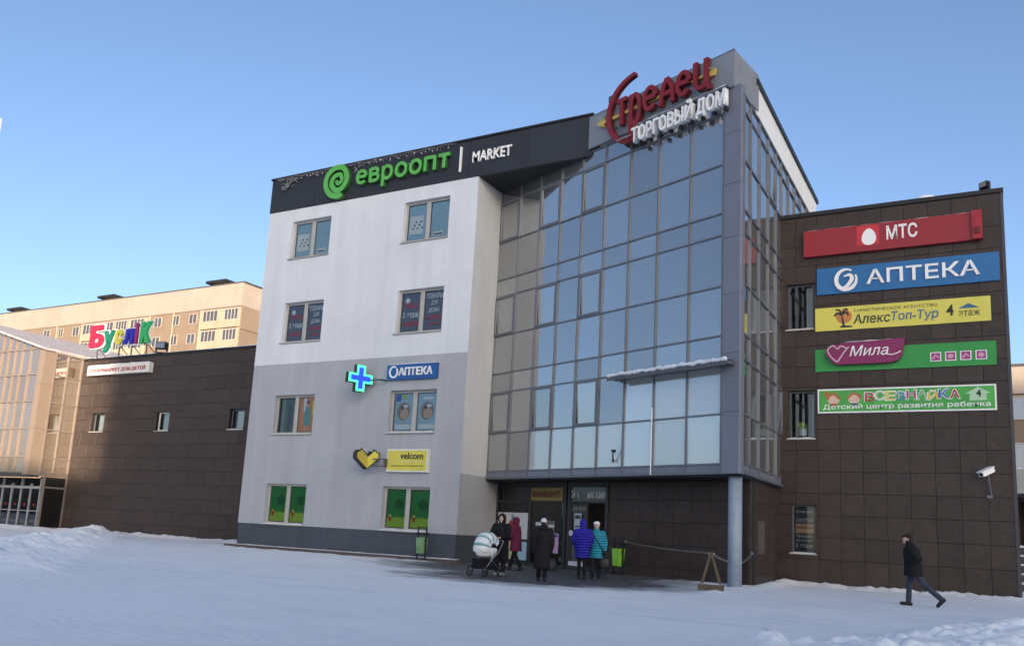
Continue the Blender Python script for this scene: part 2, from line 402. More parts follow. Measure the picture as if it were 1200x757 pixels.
# ================================================================== GROUND
def clamp(t): return max(0., min(1., t))
def smooth(t): t = clamp(t); return t*t*(3-2*t)
def seg_dist(x, y, a, b):
    ax, ay = a; bx, by = b; t = clamp(((x-ax)*(bx-ax)+(y-ay)*(by-ay))/((bx-ax)**2+(by-ay)**2)); return math.hypot(x-ax-t*(bx-ax), y-ay-t*(by-ay)), t
def lump(x, y, s=1.): return noise.fractal((x*s, y*s, 3.1), .9, 2.1, 4)
GA = R(21.3); GX, GY = math.cos(GA), -math.sin(GA)
def ground_z(x, y):
    near = 1-smooth((math.hypot(x+12, y-20)-45)/40)
    z = .018*noise.noise((x*.35, y*.35, 0))*near + .008*noise.noise((x*1.6, y*1.6, 4))*near
    tracks = .010*noise.noise((x*.5+y*.25, y*3.2-x*1.3, 8)); z += tracks*near
    # ploughed bank to the left
    d, t = seg_dist(x, y, (-17.5, 9.5), (-41, 29.2))
    wd = 2.3-.5*t
    if d < wd*1.5:
        p = smooth(1-d/(wd*1.25)); z += p*((.29-.08*t)+.16*lump(x, y, .9)+.16*lump(x, y, 2.6))
    d, t = seg_dist(x, y, (-41, 29.2), (-52, 29.6))
    if d < 2: z += smooth(1-d/1.7)*(.16+.08*lump(x, y, 1.1))
    # along the feet of the granite walls
    for a, b, wd, h in (((-6.1, 30.3), (1.2, 30.3), 1.0, .10), ((-6.0, 26.9), (-6.1, 30.2), .55, .11), ((-11.0, 27.7), (-6.0, 25.9), .8, .045), ((-47, 31.5), (-29.4, 31.5), 1.2, .12), ((-29.2, 26.8), (-18.0, 26.75), .35, .035)):
        d, t = seg_dist(x, y, a, b)
        if d < wd: z += smooth(1-d/wd)*(h+.7*h*lump(x, y, 1.6)+.7*h*lump(x, y, 3.5))
    # clods and bank at the lower right
    for cx, cy, r_, h in ((-2.62, 11.75, .34, .15), (-2.2, 11.85, .22, .09), (-2.45, 11.5, .25, .08), (-6.2, 22.4, .55, .05)):
        d = math.hypot(x-cx, y-cy)
        if d < r_: z += smooth(1-d/r_)*(h+.9*h*lump(x, y, 6.))
    d, t = seg_dist(x, y, (-1.45, 11.9), (1.3, 19.5))
    wd = .9+.9*t
    side = (x+1.45)*(7.6)-(y-11.9)*2.75
    if d < wd or side > 0:
        p = smooth(1-d/wd) if side <= 0 else .85
        z += p*(.10+.10*t+.10*lump(x, y, 1.7)+.10*lump(x, y, 4.5))
    return z
def graded(lst):
    o = []
    for a, b, st in lst:
        n = max(1, round((b-a)/st)); o += [a+(b-a)*i/n for i in range(n)]
    return o+[lst[-1][1]]
gx = graded([(-900, -200, 100), (-200, -70, 13), (-70, -50, 2), (-50, -14, .22), (-14, -4.5, .2), (-4.5, 1.6, .07), (1.6, 8, .5), (8, 40, 4), (40, 200, 20), (200, 900, 100)])
gy = graded([(-900, -100, 100), (-100, -10, 10), (-10, 7, 1.5), (7, 10, .35), (10, 20, .085), (20, 34, .2), (34, 60, 2), (60, 200, 14), (200, 1200, 100)])
mb = MB(); nx = len(gx)
for y in gy:
    for x in gx: mb.v.append((x, y, ground_z(x, y) if -75 < x < 12 and 5 < y < 45 else 0.))
for j in range(len(gy)-1):
    for i in range(nx-1): a = j*nx+i; mb.f.append((a, a+1, a+1+nx, a+nx)); mb.m.append(0)
def snow_ground():
    mt = bpy.data.materials.new('trodden_snow'); mt.use_nodes = True; N = mt.node_tree.nodes; L = mt.node_tree.links
    b = N['Principled BSDF']; b.inputs['Specular IOR Level'].default_value = .25
    tc = N.new('ShaderNodeTexCoord'); P = tc.outputs['Object']
    def nz(s, d=5, ro=.6, vec=None):
        n = N.new('ShaderNodeTexNoise'); n.inputs['Scale'].default_value = s; n.inputs['Detail'].default_value = d; n.inputs['Roughness'].default_value = ro
        L.new(vec or P, n.inputs['Vector']); return n.outputs[0]
    def mrg(v, a, bb, c=0., d=1.):
        n = N.new('ShaderNodeMapRange'); n.inputs['From Min'].default_value = a; n.inputs['From Max'].default_value = bb; n.inputs['To Min'].default_value = c; n.inputs['To Max'].default_value = d; L.new(v, n.inputs[0]); return n.outputs[0]
    def M(op, a, bb):
        n = N.new('ShaderNodeMath'); n.operation = op
        for i, x in enumerate((a, bb)):
            if isinstance(x, (int, float)): n.inputs[i].default_value = x
            else: L.new(x, n.inputs[i])
        return n.outputs[0]
    sp = N.new('ShaderNodeSeparateXYZ'); L.new(P, sp.inputs[0]); X, Y, Z = sp.outputs
    # swept, slushy paving in front of the entrance: two stretched ellipses with ragged edges
    def ell(cx, cy, rx, ry, rot):
        c, s = math.cos(rot), math.sin(rot); dx, dy = M('SUBTRACT', X, cx), M('SUBTRACT', Y, cy)
        u = M('DIVIDE', M('ADD', M('MULTIPLY', dx, c), M('MULTIPLY', dy, s)), rx); v = M('DIVIDE', M('SUBTRACT', M('MULTIPLY', dy, c), M('MULTIPLY', dx, s)), ry)
        return M('SQRT', M('ADD', M('MULTIPLY', u, u), M('MULTIPLY', v, v)), 0.)
    e = M('MINIMUM', ell(-13.4, 26.2, 5.6, 4.6, -.25), ell(-10.9, 22.2, 3.9, 4.0, -.5))
    mpv = N.new('ShaderNodeMapping'); mpv.inputs['Scale'].default_value = (.55, 1.3, 1); mpv.inputs['Rotation'].default_value = (0, 0, .45); L.new(P, mpv.inputs[0])
    rag = nz(1.1, 8, .72, mpv.outputs[0])
    mask = mrg(M('ADD', e, M('MULTIPLY', M('SUBTRACT', rag, .5), 1.5)), 1.20, .76)
    fine = nz(5., 8, .75); mask = M('MULTIPLY', mask, mrg(fine, .30, .48, .45, 1.))
    # long scuffs of bare ground left of the swept area
    mps = N.new('ShaderNodeMapping'); mps.inputs['Scale'].default_value = (.22, 1.6, 1); mps.inputs['Rotation'].default_value = (0, 0, .35); L.new(P, mps.inputs[0])
    scuff = mrg(nz(1.0, 6, .7, mps.outputs[0]), .60, .72); e2 = ell(-20., 23.5, 8., 3.2, -.12); scuff = M('MULTIPLY', scuff, mrg(e2, 1.15, .4)); mask = M('MAXIMUM', mask, M('MULTIPLY', scuff, .8))
    spk = mrg(nz(2.6, 7, .75, mps.outputs[0]), .66, .76); mask = M('MAXIMUM', mask, M('MULTIPLY', M('MULTIPLY', spk, mrg(ell(-17., 18.5, 16., 7.5, -.2), 1.1, .3)), .55))
    # packed snow colour
    def mixc(f, a, bb):
        n = N.new('ShaderNodeMix'); n.data_type = 'RGBA'
        if isinstance(f, float): n.inputs[0].default_value = f
        else: L.new(f, n.inputs[0])
        for k, x in ((6, a), (7, bb)):
            if isinstance(x, tuple): n.inputs[k].default_value = (*x, 1)
            else: L.new(x, n.inputs[k])
        return n.outputs[2]
    packed = mixc(mrg(nz(.22, 5), .35, .65), (.77, .79, .81), (.89, .90, .91))
    packed = mixc(mrg(nz(1.4, 7, .7, mpv.outputs[0]), .35, .75), packed, (.90, .91, .92))
    packed = mixc(mrg(nz(9., 6, .75), .55, .75), packed, (.74, .75, .77))
    # wheel ruts swinging across the square
    wob = M('MULTIPLY', M('SUBTRACT', nz(.12, 2), .5), 5.)
    v = M('ADD', M('SUBTRACT', M('MULTIPLY', Y, .97), M('MULTIPLY', X, .10)), wob); ruts = None
    for c in (13.2, 14.9, 17.4, 19.0, 20.1, 21.6):
        r_ = mrg(M('ABSOLUTE', M('SUBTRACT', v, c), 0.), .02, .20, 1., 0.); ruts = r_ if ruts is None else M('MAXIMUM', ruts, r_)
    ruts = M('MULTIPLY', ruts, mrg(nz(.5, 4, .6), .40, .62))
    packed = mixc(M('MULTIPLY', ruts, .55), packed, (.66, .67, .70))
    loose = mrg(Z, .035, .10); packed = mixc(loose, packed, (.92, .93, .94))
    # bare concrete pavers showing through
    br = N.new('ShaderNodeTexBrick'); br.inputs['Scale'].default_value = 1.; br.inputs['Brick Width'].default_value = .2; br.inputs['Row Height'].default_value = .1; br.inputs['Mortar Size'].default_value = .006
    br.inputs['Color1'].default_value = (.030, .029, .031, 1); br.inputs['Color2'].default_value = (.042, .040, .042, 1); br.inputs['Mortar'].default_value = (.12, .125, .14, 1)
    mpb = N.new('ShaderNodeMapping'); mpb.inputs['Rotation'].default_value = (0, 0, -GA); L.new(P, mpb.inputs[0]); L.new(mpb.outputs[0], br.inputs['Vector'])
    bare = mixc(mrg(nz(2.5, 7, .7), .48, .74), br.outputs[0], (.14, .145, .16))
    L.new(mixc(mask, packed, bare), b.inputs['Base Color'])
    L.new(mrg(mask, 0., 1., .62, .5), b.inputs['Roughness'])
    mpt = N.new('ShaderNodeMapping'); mpt.inputs['Scale'].default_value = (1., 3., 1); mpt.inputs['Rotation'].default_value = (0, 0, .3); L.new(P, mpt.inputs[0])
    h = M('ADD', M('MULTIPLY', ruts, -.25), M('MULTIPLY', nz(2.6, 8, .62, mpt.outputs[0]), .9)); h = M('ADD', h, M('MULTIPLY', nz(14., 6, .6), .35))
    vo = N.new('ShaderNodeTexVoronoi'); vo.inputs['Scale'].default_value = 1.9; mpf = N.new('ShaderNodeMapping'); mpf.inputs['Scale'].default_value = (1.5, .8, 1); mpf.inputs['Rotation'].default_value = (0, 0, .6); L.new(P, mpf.inputs[0]); L.new(mpf.outputs[0], vo.inputs['Vector'])
    prints = M('MULTIPLY', mrg(vo.outputs['Distance'], .10, .22, 1., 0.), mrg(nz(.16, 3, .5), .46, .60)); h = M('ADD', h, M('MULTIPLY', prints, -.45))
    bp = N.new('ShaderNodeBump'); bp.inputs['Strength'].default_value = .8; bp.inputs['Distance'].default_value = .05; L.new(h, bp.inputs['Height']); L.new(bp.outputs[0], b.inputs['Normal'])
    return mt
tag(mb.build('ground', snow_ground(), smooth=True), 'trodden snow covering the square', kind='structure')

# ================================================================== MAIN BUILDING
BX, BY = -16., 29.
bld = thing('shopping_centre', 'four-storey shopping centre with white wall, angled glass front and brown granite wing', 'building', (BX, BY, 0))
def W(x, y, z=0.): return (x-BX, y-BY, z)
ZT, ZG, ZP, ZF = 17.0, 8.05, 1.04, 15.3           # parapet top, grey/white break, plinth top, fascia bottom
XL, XR, YF = -29.0, -17.6, 27.57
WROWS = [(1.08, 2.78), (4.93, 6.64), (9.02, 10.85), (12.93, 14.70)]
WCOLS = [(-27.5, -25.22), (-21.2, -18.92)]
holes = [(a, b, c, d) for c, d in WROWS for a, b in WCOLS]
mb = MB(); wall_holes(mb, XL, XR, ZG, ZF, holes, YF, .32); mb.quad((XL,YF,ZG), (XL,YF,ZF), (XL,44,ZF), (XL,44,ZG))
mb.v = [W(*v) for v in mb.v]; mb.build('upper_wall', WHITE, bld)
mb = MB(); wall_holes(mb, XL, XR, ZP, ZG, holes, YF, .32); mb.quad((XL,YF,ZP), (XL,YF,ZG), (XL,44,ZG), (XL,44,ZP))
mb.v = [W(*v) for v in mb.v]; mb.build('lower_wall', GREYW, bld)
mb = MB(); mb.quad((XR,YF,3.35), (XR,31,3.35), (XR,31,ZF), (XR,YF,ZF)); mb.v = [W(*v) for v in mb.v]; mb.build('return_wall', CREAMW, bld)
mb = MB(); mb.quad((XR,YF,ZP), (XR,31,ZP), (XR,31,3.35), (XR,YF,3.35)); mb.v = [W(*v) for v in mb.v]; mb.build('lower_return_wall', GREYW, bld)
mb = MB(); mb.box(XL+.03, XR-.03, YF+.03, 44, -.1, ZP); mb.v = [W(*v) for v in mb.v]; mb.build('plinth', PLINTH, bld)
mb = MB(); mb.box(XL-.25, XR+.35, YF-.42, YF+.02, -.1, .13); mb.v = [W(*v) for v in mb.v]; mb.build('apron', mat('apron_brick', (.085, .065, .06), .8, var=.3, vs=9), bld)
snow_strip('apron_snow', bld, XL-.25, XR+.3, YF-.44, YF-.02, .128, .035, loc=W(0, 0, 0), seed=3)
mb = MB(); mb.box(XL+.05, XR-.02, YF+1.2, 44, ZP, ZF); mb.v = [W(*v) for v in mb.v]; mb.build('core', DARKIN, bld)
# fascia: separate black panels, soffit, coping
fx0, fx1, nf = XL-.03, -12.62, 6
for i in range(nf):
    a = fx0+(fx1-fx0)*i/nf; b = fx0+(fx1-fx0)*(i+1)/nf
    mb = MB(); mb.box(a+.006, b-.006, YF-.03, YF+.12, ZF, ZT-.08); mb.v = [W(*v) for v in mb.v]; mb.build('fascia_panel', BLACK, bld)
mb = MB(); mb.box(fx0-.05, fx1+.02, YF-.09, YF+.3, ZT-.08, ZT); mb.box(fx0-.05, fx0+.3, YF+.3, 44, ZT-.08, ZT); mb.box(fx0, fx0+.1, YF+.12, 44, ZF, ZT-.08)
mb.v = [W(*v) for v in mb.v]; mb.build('coping', BLKM, bld)
snow_strip('coping_snow', bld, fx0, fx1, YF-.05, YF+.28, ZT, .05, loc=W(0, 0, 0), seed=5)
mb = MB(); mb.face([(XR-.3, YF+.1, ZF+.01), (fx1, YF+.1, ZF+.01), (fx1, 29, ZF+.01), (XR-.3, 31, ZF+.01)]); mb.v = [W(*v) for v in mb.v]; mb.build('soffit', SOFFIT, bld)
AX, AY = -17.6, 29.55
def G(s, out=0.): return (AX+GX*s+GY*0-out*math.sin(GA), AY+GY*s-out*math.cos(GA))
SC = 12.05                                           # length of the angled front up to the corner
c0 = G(SC)
mb = MB(); mb.slab([(fx0+.1, YF+.2), (fx1, YF+.2), (-6.6, 25.6), (-6.6, 44), (fx0+.1, 44)], 15.9, 16.2); mb.v = [W(*v) for v in mb.v]; mb.build('roof', ROOFM, bld)

# ---- windows of the white wall
def window(parent, x0, x1, z0, z1, y, fr=FRAME, split=1, sill=.09, snow=True, posters=None, interior=DARKIN, glass=WINGL, fw=.09, recess=.2, curtain=None):
    yy = y+recess; o = (x0, yy, z0); w_, h_ = x1-x0, z1-z0
    mb = MB(); mb.box(0, w_, -.03, .05, 0, fw); mb.box(0, w_, -.03, .05, h_-fw, h_); mb.box(0, fw, -.03, .05, fw, h_-fw); mb.box(w_-fw, w_, -.03, .05, fw, h_-fw)
    pan = []; n = split+1
    for i in range(split):
        c = w_*(i+1)/n; mb.box(c-fw*1.1, c+fw*1.1, -.035, .05, fw, h_-fw)
    f = mb.build('window', fr, parent, o)
    for i in range(n):
        a = w_*i/n+(fw if i == 0 else fw*1.1); b = w_*(i+1)/n-(fw if i == n-1 else fw*1.1)
        MB().quad((a,0,fw), (b,0,fw), (b,0,h_-fw), (a,0,h_-fw)).build('pane', glass, f)
        if posters and i < len(posters) and posters[i]: posters[i](f, a+.03, b-.03, fw+.03, h_-fw-.03, .03)
    mb = MB(); mb.box(.01, w_-.01, .06, .8, .01, h_-.01); mb.f = [q for k, q in enumerate(mb.f) if k != 2]; mb.m = mb.m[:-1]; mb.build('room', interior, f)
    if sill:
        MB().box(-.07, w_+.02, -recess-sill, -.03, -.05, -.005).build('sill', FRAME, f)
        if snow: snow_strip('sill_snow', f, -.05, w_, -recess-sill+.01, -.04, -.006, .05, seed=int(x0*7+z0*3))
    return f
PR = {}
def pm(name, c, r=.7): return mat('print_'+name, c, r, var=.06, vs=4)
RED, BLU, WHT, YEL = pm('red', (.45, .02, .03)), pm('blue', (.02, .05, .22)), pm('white', (.62, .66, .70)), pm('yellow', (.62, .55, .06))
GRN, LGR, SKYB, SKIN_ = pm('green', (.03, .22, .06)), pm('light_green', (.30, .48, .06)), pm('sky', (.28, .44, .56)), pm('flesh', (.50, .32, .22))
ORG, DRK, PUR, TEA = pm('orange', (.55, .22, .06)), pm('dark', (.04, .04, .05)), pm('purple', (.42, .28, .50)), pm('teal', (.10, .30, .34))
def sheet(name, parent, parts, y):
    ms = []; mb = MB()
    for k, (poly, mm) in enumerate(parts):
        if mm not in ms: ms.append(mm)
        mb.face([(px, y-.0015*k, pz) for px, pz in poly], ms.index(mm))
    return mb.build(name, ms, parent)
def p_note(f, a, b, c, d, y):
    w_, h_ = b-a, d-c; x, z = a+.05*w_, c+.18*h_
    P = [(rect(a, b, c, d), SKYB), (rect(x, x+.78*w_, z, z+.52*h_), WHT)]
    for k in range(7): cx, cz = x+(.2+.09*k)*w_, z+(.16+.18*((k*7) % 3)/2)*h_; P.append((circle(cx, cz, .055*w_, .03*h_, 8), DRK if k % 2 else BLU))
    sheet('poster', f, P, y)
def p_blue(f, a, b, c, d, y):
    w_, h_ = b-a, d-c; sheet('poster', f, [(rect(a, b, c, d), SKYB), (rect(a+.15*w_, a+.7*w_, c+.06*h_, c+.18*h_), WHT), (rect(a+.2*w_, a+.65*w_, c+.08*h_, c+.12*h_), DRK)], y)
NAVY = pm('navy_film', (.10, .12, .18))
def p_floor3(f, a, b, c, d, y):
    w_, h_ = b-a, d-c
    sheet('poster', f, [(rect(a, b, c, d), NAVY), (circle(a+.28*w_, c+.82*h_, .13*w_, n=10), WHT)], y)
    text('lettering', 'вход', a+.15*w_, b-.12*w_, c+.58*h_, c+.76*h_, .004, RED, f, .02, y-.006); text('lettering', '3 этаж', a+.05*w_, b-.05*w_, c+.36*h_, c+.52*h_, .004, WHT, f, .02, y-.006); text('lettering', 'скидки', a+.08*w_, b-.05*w_, c+.10*h_, c+.26*h_, .004, RED, f, .02, y-.006)
def p_home(f, a, b, c, d, y):
    w_, h_ = b-a, d-c; sheet('poster', f, [(rect(a, b, c, d), NAVY)], y)
    for k, (s, mm) in enumerate((('ТОВАРЫ', WHT), ('ДЛЯ', WHT), ('ДОМА', WHT), ('низкие', RED), ('цены', RED))):
        z1_ = d-(.04+.19*k)*h_; iw = (0, .28, .16, .04, .2)[k]; text('lettering', s, a+(.04+iw)*w_, b-(.04+iw)*w_, z1_-.14*h_, z1_, .004, mm, f, .02, y-.006)
def p_garden(f, a, b, c, d, y):
    w_, h_ = b-a, d-c; P = [(rect(a, b, c, d), GRN), (rect(a, b, c, c+.24*h_), LGR)]
    for k in range(10): x = a+w_*(k+.5)/10; P.append(([(x-.06*w_, c+.23*h_), (x+.06*w_, c+.23*h_), (x+.01*w_, c+(.27+.04*(k*3 % 4)/3)*h_)], LGR))
    P += [(circle(a+.2*w_, c+.30*h_, .07*w_, n=10), YEL), (rect(a+.13*w_, a+.26*w_, c+.16*h_, c+.28*h_), RED), (circle(a+.65*w_, c+.62*h_, .25*w_, .14*h_, 12), pm('dark_green', (.015, .12, .04)))]
    sheet('poster', f, P, y)
def p_face(f, a, b, c, d, y, dark=False):
    w_, h_ = b-a, d-c; P = [(rect(a, b, c, d), SKYB)]
    if dark: P += [(rect(a+.05*w_, a+.32*w_, c+.80*h_, d-.02), pm('cobalt', (.02, .06, .50))), (rect(a+.36*w_, a+.6*w_, c+.86*h_, d-.02), LGR)]
    else: P += [(rect(a+.25*w_, b-.2*w_, d-.16*h_, d-.09*h_), WHT)]
    G_ = pm('grey_brown', (.22, .17, .13))
    P += [(circle(a+.5*w_, c+.52*h_, .36*w_, .25*h_, 14), G_), (circle(a+.55*w_, c+.45*h_, .24*w_, .15*h_, 12), SKIN_), (circle(a+.42*w_, c+.62*h_, .10*w_, .05*h_, 8), DRK), (circle(a+.6*w_, c+.66*h_, .14*w_, .05*h_, 8), WHT), (rect(a+.08*w_, b-.08*w_, c+.03*h_, c+.16*h_), WHT)]
    sheet('poster', f, P, y)
def p_model(f, a, b, c, d, y):
    w_, h_ = b-a, d-c
    sheet('poster', f, [(rect(a, b, c, d), ORG), (rect(a+.25*w_, a+.42*w_, c+.6*h_, d), WHT), (rect(b-.2*w_, b, c+.5*h_, d-.1*h_), YEL), (circle(a+.55*w_, c+.80*h_, .10*w_, .07*h_, 10), SKIN_), ([(a+.32*w_, c+.18*h_), (a+.75*w_, c+.18*h_), (a+.70*w_, c+.72*h_), (a+.38*w_, c+.72*h_)], TEA), (rect(a+.42*w_, a+.5*w_, c+.02*h_, c+.18*h_), SKIN_), (rect(a+.58*w_, a+.66*w_, c+.02*h_, c+.18*h_), SKIN_), (circle(a+.55*w_, c+.87*h_, .11*w_, .05*h_, 8), DRK)], y)
def p_dim(f, a, b, c, d, y):
    w_, h_ = b-a, d-c; dg = pm('dim_green', (.06, .10, .085))
    sheet('poster', f, [(rect(a, b, c, d), dg), (rect(a, a+.22*w_, c, d), pm('pale_green', (.16, .22, .18))), (rect(a+.42*w_, a+.68*w_, c+.05*h_, c+.7*h_), DRK), (circle(a+.55*w_, c+.78*h_, .12*w_, .09*h_, 10), DRK)], y+.12)
SETS = [[(p_garden, p_garden)]*2, [(p_dim, p_model), (lambda *q: p_face(*q, dark=True), p_face)], [(p_floor3, p_home)]*2, [(p_note, p_blue)]*2]
for r, (c, d) in enumerate(WROWS):
    for k, (a, b) in enumerate(WCOLS):
        window(bld, a-BX, b-BX, c, d, YF-BY, posters=SETS[r][k], snow=(r < 2))

# ---- angled curtain wall
SCOLS = [0., 1.28, 2.53, 3.74, 4.92, 6.12, 7.36, 8.67, 10.04, 11.41]
ZROWS = [3.57, 5.07, 6.72, 7.5, 9.07, 10.72, 11.45, 13.08, 14.82, 15.46]
ZB = 3.3
def casement(parent, a, b, c, d):
    t = .075; mb = MB(); mb.box(a, b, -.085, -.02, c, c+t); mb.box(a, b, -.085, -.02, d-t, d); mb.box(a, a+t, -.085, -.02, c+t, d-t); mb.box(b-t, b, -.085, -.02, c+t, d-t); mb.build('casement', ALU, parent)
def curtain(name, cols, rows, loc, rz, zlow=None, cas=(), glass=GLASS, mul=ALU, parent=None, wm=.05, dm=.07, spandrel=None, tilt=.0035, seedc=1, milky=None, mset=()):
    mb = MB(); zb = spandrel if spandrel else rows[0]
    lo = zlow or (lambda x: zb)
    for x in cols: mb.box(x-wm/2, x+wm/2, -dm, .03, lo(x), rows[-1])
    for z in rows:
        for i in range(len(cols)-1):
            if z >= lo((cols[i]+cols[i+1])/2)-.01: mb.box(cols[i]+wm/2, cols[i+1]-wm/2, -dm+.012, .03, z-wm/2, z+wm/2)
    cw = mb.build(name, mul, parent, loc, rz)
    rnd = random.Random(seedc)
    for i in range(len(cols)-1):
        for j in range(len(rows)-1):
            if rows[j] < lo((cols[i]+cols[i+1])/2)-.01: continue
            a, b, c, d = cols[i]+wm/2, cols[i+1]-wm/2, rows[j]+wm/2, rows[j+1]-wm/2
            if (i, j) in cas: casement(cw, a, b, c, d)
            hw, hh = (b-a)/2+.01, (d-c)/2+.01
            p = MB().box(-hw, hw, 0, .012, -hh, hh).build('pane', milky if milky and (i, j) in mset else glass, cw, ((a+b)/2, -.012, (c+d)/2))
            p.rotation_euler = (rnd.gauss(0, tilt*1.5)+(.03 if (i, j) in cas else 0), 0, rnd.gauss(0, tilt))
        if spandrel and lo((cols[i]+cols[i+1])/2) <= spandrel+.01:
            MB().box(cols[i]+wm/2, cols[i+1]-wm/2, -.03, .02, spandrel, rows[0]-wm/2).build('spandrel', CLAD, cw)
    return cw
CAS = {(0,1),(2,1),(4,1),(0,4),(2,4),(4,4),(0,7),(2,7),(4,7)}
cw = curtain('curtain_wall', SCOLS, ZROWS, W(AX, AY), -GA, cas=CAS, parent=bld, spandrel=ZB, milky=GLASSM, mset={(i, 0) for i in range(2, 9)} | {(i, 1) for i in range(6, 9)})
MB().box(0, SCOLS[-1], -.09, .05, ZB-.04, ZB+.045).build('bottom_rail', ALU, cw)
# corner cladding between front and side
zc = [3.26, 5.1, 6.9, 8.75, 10.55, 12.3, 14.0, 15.56]
for i in range(len(zc)-1):
    MB().box(SCOLS[-1]+.03, SC, -.12, .1, zc[i]+.006, zc[i+1]-.006).build('corner_panel', CLAD, cw)
MB().box(SCOLS[-1]-.03, SCOLS[-1]+.025, -.13, .05, 3.26, 15.56).build('corner_trim', ALU, cw)
# side glazing
SX = c0[0]+.0
YC = [0., .85, 2.05, 3.35, 4.55, 5.45, 6.7, 7.9, 9.1, 10.3, 11.5, 12.7]
SY = 25.2
WT = 13.1
side = curtain('side_glazing', YC, [3.57, 5.07, 6.72, 7.5, 9.07, 10.72, 11.45, 13.08, 14.7, 15.25], W(SX, SY), R(90), zlow=lambda x: ZB if x <= 5.46 else 13.06, parent=bld, spandrel=ZB, cas={(4,1),(3,7)}, seedc=4)
MB().box(0, 5.45, -.09, .05, ZB-.04, ZB+.045).build('bottom_rail', ALU, side)
MB().box(1.7, 12.9, -.02, .25, 15.28, 16.42).build('parapet_wall', mat('side_white', (.74, .74, .72), .6, var=.04, vs=1), side)
MB().box(1.6, 13.0, -.10, .35, 16.42, 16.60).build('coping', BLKM, side)
MB().box(1.7, 12.8, -.06, -.022, 15.25, 15.31).build('drip_edge', BLKM, side)
# perforated sign backing at the top of the angled front, with its side return
MB().box(5.27, 11.80, -.16, -.13, 15.55, 16.82).build('perforated_panel', PERF, cw)
MB().box(5.5, 11.3, .25, .28, 15.5, 16.65).build('panel_backing', mat('backing_pale', (.75, .76, .78), .8), cw)
mb = MB(); mb.box(5.25, 11.82, -.17, -.11, 16.80, 16.84); mb.box(5.25, 11.82, -.17, -.11, 15.52, 15.56)
for k in range(8): x = 5.27+k*.93; mb.box(x, x+.03, -.125, -.1, 15.56, 16.8)
mb.build('panel_frame', ALU, cw)
q = G(11.82, .15)
mb = MB(); mb.slab([(q[0], q[1]), (SX+.06, 27.0), (SX-.02, 27.0), (q[0]-.08, q[1]+.03)], 15.52, 16.8); mb.v = [W(*v) for v in mb.v]; mb.build('panel_return', mat('return_metal', (.23, .235, .245), .5, .2), bld)
mb = MB(); mb.slab([G(5.3, -.3), G(11.4, -.3), (-6.75, 27), (-6.75, 40), (-12.5, 40)], 16.2, 16.3); mb.v = [W(*v) for v in mb.v]; mb.build('upper_roof', ROOFM, bld)
# ---- overhang soffit, post, recessed entrance storey
E0, E1 = Vector((-17.6, 30.5)), Vector((-6.46, 26.66))
ed = (E1-E0).normalized(); EA = math.atan2(ed.y, ed.x); EL = (E1-E0).length
q0, q1 = G(-.1), G(SC)
mb = MB(); mb.slab([q0, q1, (SX, 30.6), (-17.6, 31.2)], ZB-.1, ZB-.04); mb.v = [W(*v) for v in mb.v]; mb.build('overhang_soffit', SOFFIT, bld)
pc = G(11.66, -.28)
MB().tube([(0, 0, -.1), (0, 0, ZB-.05)], .205, 24, round_ends=False).build('corner_post', POSTM, bld, W(*pc), smooth=True)
ew = MB().box(6.0, EL, .03, .3, -.1, ZB-.1).build('entrance_granite_wall', JOINT, bld, W(E0.x, E0.y), EA)
tz = [.0-.05, .34, 1.08, 1.82, 2.56, ZB-.11]
tiles(ew, [6.0+(EL-6.0)*i/8 for i in range(9)], tz, [], .03)
sw = MB().box(.03, 30.6-26.66, .03, .3, -.1, ZB-.1).build('side_granite_wall', JOINT, bld, W(-6.43, 26.66), R(90))
tiles(sw, [(30.6-26.66)*i/5 for i in range(6)], tz, [], .03)
MB().box(.9, 1.75, -.02, 0, .98, 2.0).build('vent_grille', mat('vent_brown', (.09, .075, .07), .6), sw)
# storefront
sf = MB(); T = .06
XS = [0.05, 1.95, 2.08, 3.85, 3.98, 4.15, 5.98]
for x in (0.05, 2.0, 3.9, 4.12, 5.98): sf.box(x-T, x+T, -.05, .05, 0, ZB-.1)
for a, b in ((.1, 1.94), (2.06, 3.84), (4.18, 5.92)):
    sf.box(a, b, -.05, .05, 2.42, 2.5); sf.box(a, b, -.05, .05, 3.0, ZB-.1); sf.box(a, b, -.05, .05, 0, .14)
sf.box(.1, 1.94, -.05, .05, .92, .98)
sf = sf.build('storefront', mat('storefront_frame', (.03, .032, .035), .5), bld, W(E0.x, E0.y), EA)
for a, b, c, d in ((.11, 1.94, .14, .92), (.11, 1.94, .98, 2.42), (.11, 1.94, 2.5, 3.0), (2.06, 3.84, .14, 2.42), (2.06, 3.84, 2.5, 3.0), (4.18, 5.92, 2.5, 3.0), (4.0, 4.06, .14, 2.42)):
    MB().quad((a,0,c), (b,0,c), (b,0,d), (a,0,d)).build('pane', DARKGL, sf)
for a, b in ((4.19, 5.04), ):
    mb = MB()
    for q in ((a, a+.07, 0, 2.4), (b-.07, b, 0, 2.4)): mb.box(q[0], q[1], -.03, .03, q[2], q[3])
    mb.box(a+.07, b-.07, -.03, .03, .0, .25); mb.box(a+.07, b-.07, -.03, .03, 2.32, 2.4)
    dr = mb.build('door', MATS['storefront_frame'], sf)
    MB().quad((a+.07,0,.25), (b-.07,0,.25), (b-.07,0,2.32), (a+.07,0,2.32)).build('pane', DARKGL, sf)
MB().box(-.3, 6.0, 2.2, 2.25, 0, 3.2).build('back_wall', mat('shop_back', (.10, .085, .07), .9, var=.5, vs=2.5), sf)
MB().box(-.3, 6.0, .06, 2.2, -.02, .02).build('shop_floor', mat('shop_floor', (.12, .11, .10), .5), sf)
MB().box(-.3, 6.0, .06, 2.2, 3.15, 3.19).build('shop_ceiling', DARKIN, sf)
FLOW = pm('flower_red', (.30, .03, .05)); PW = pm('panel_white', (.50, .52, .55))
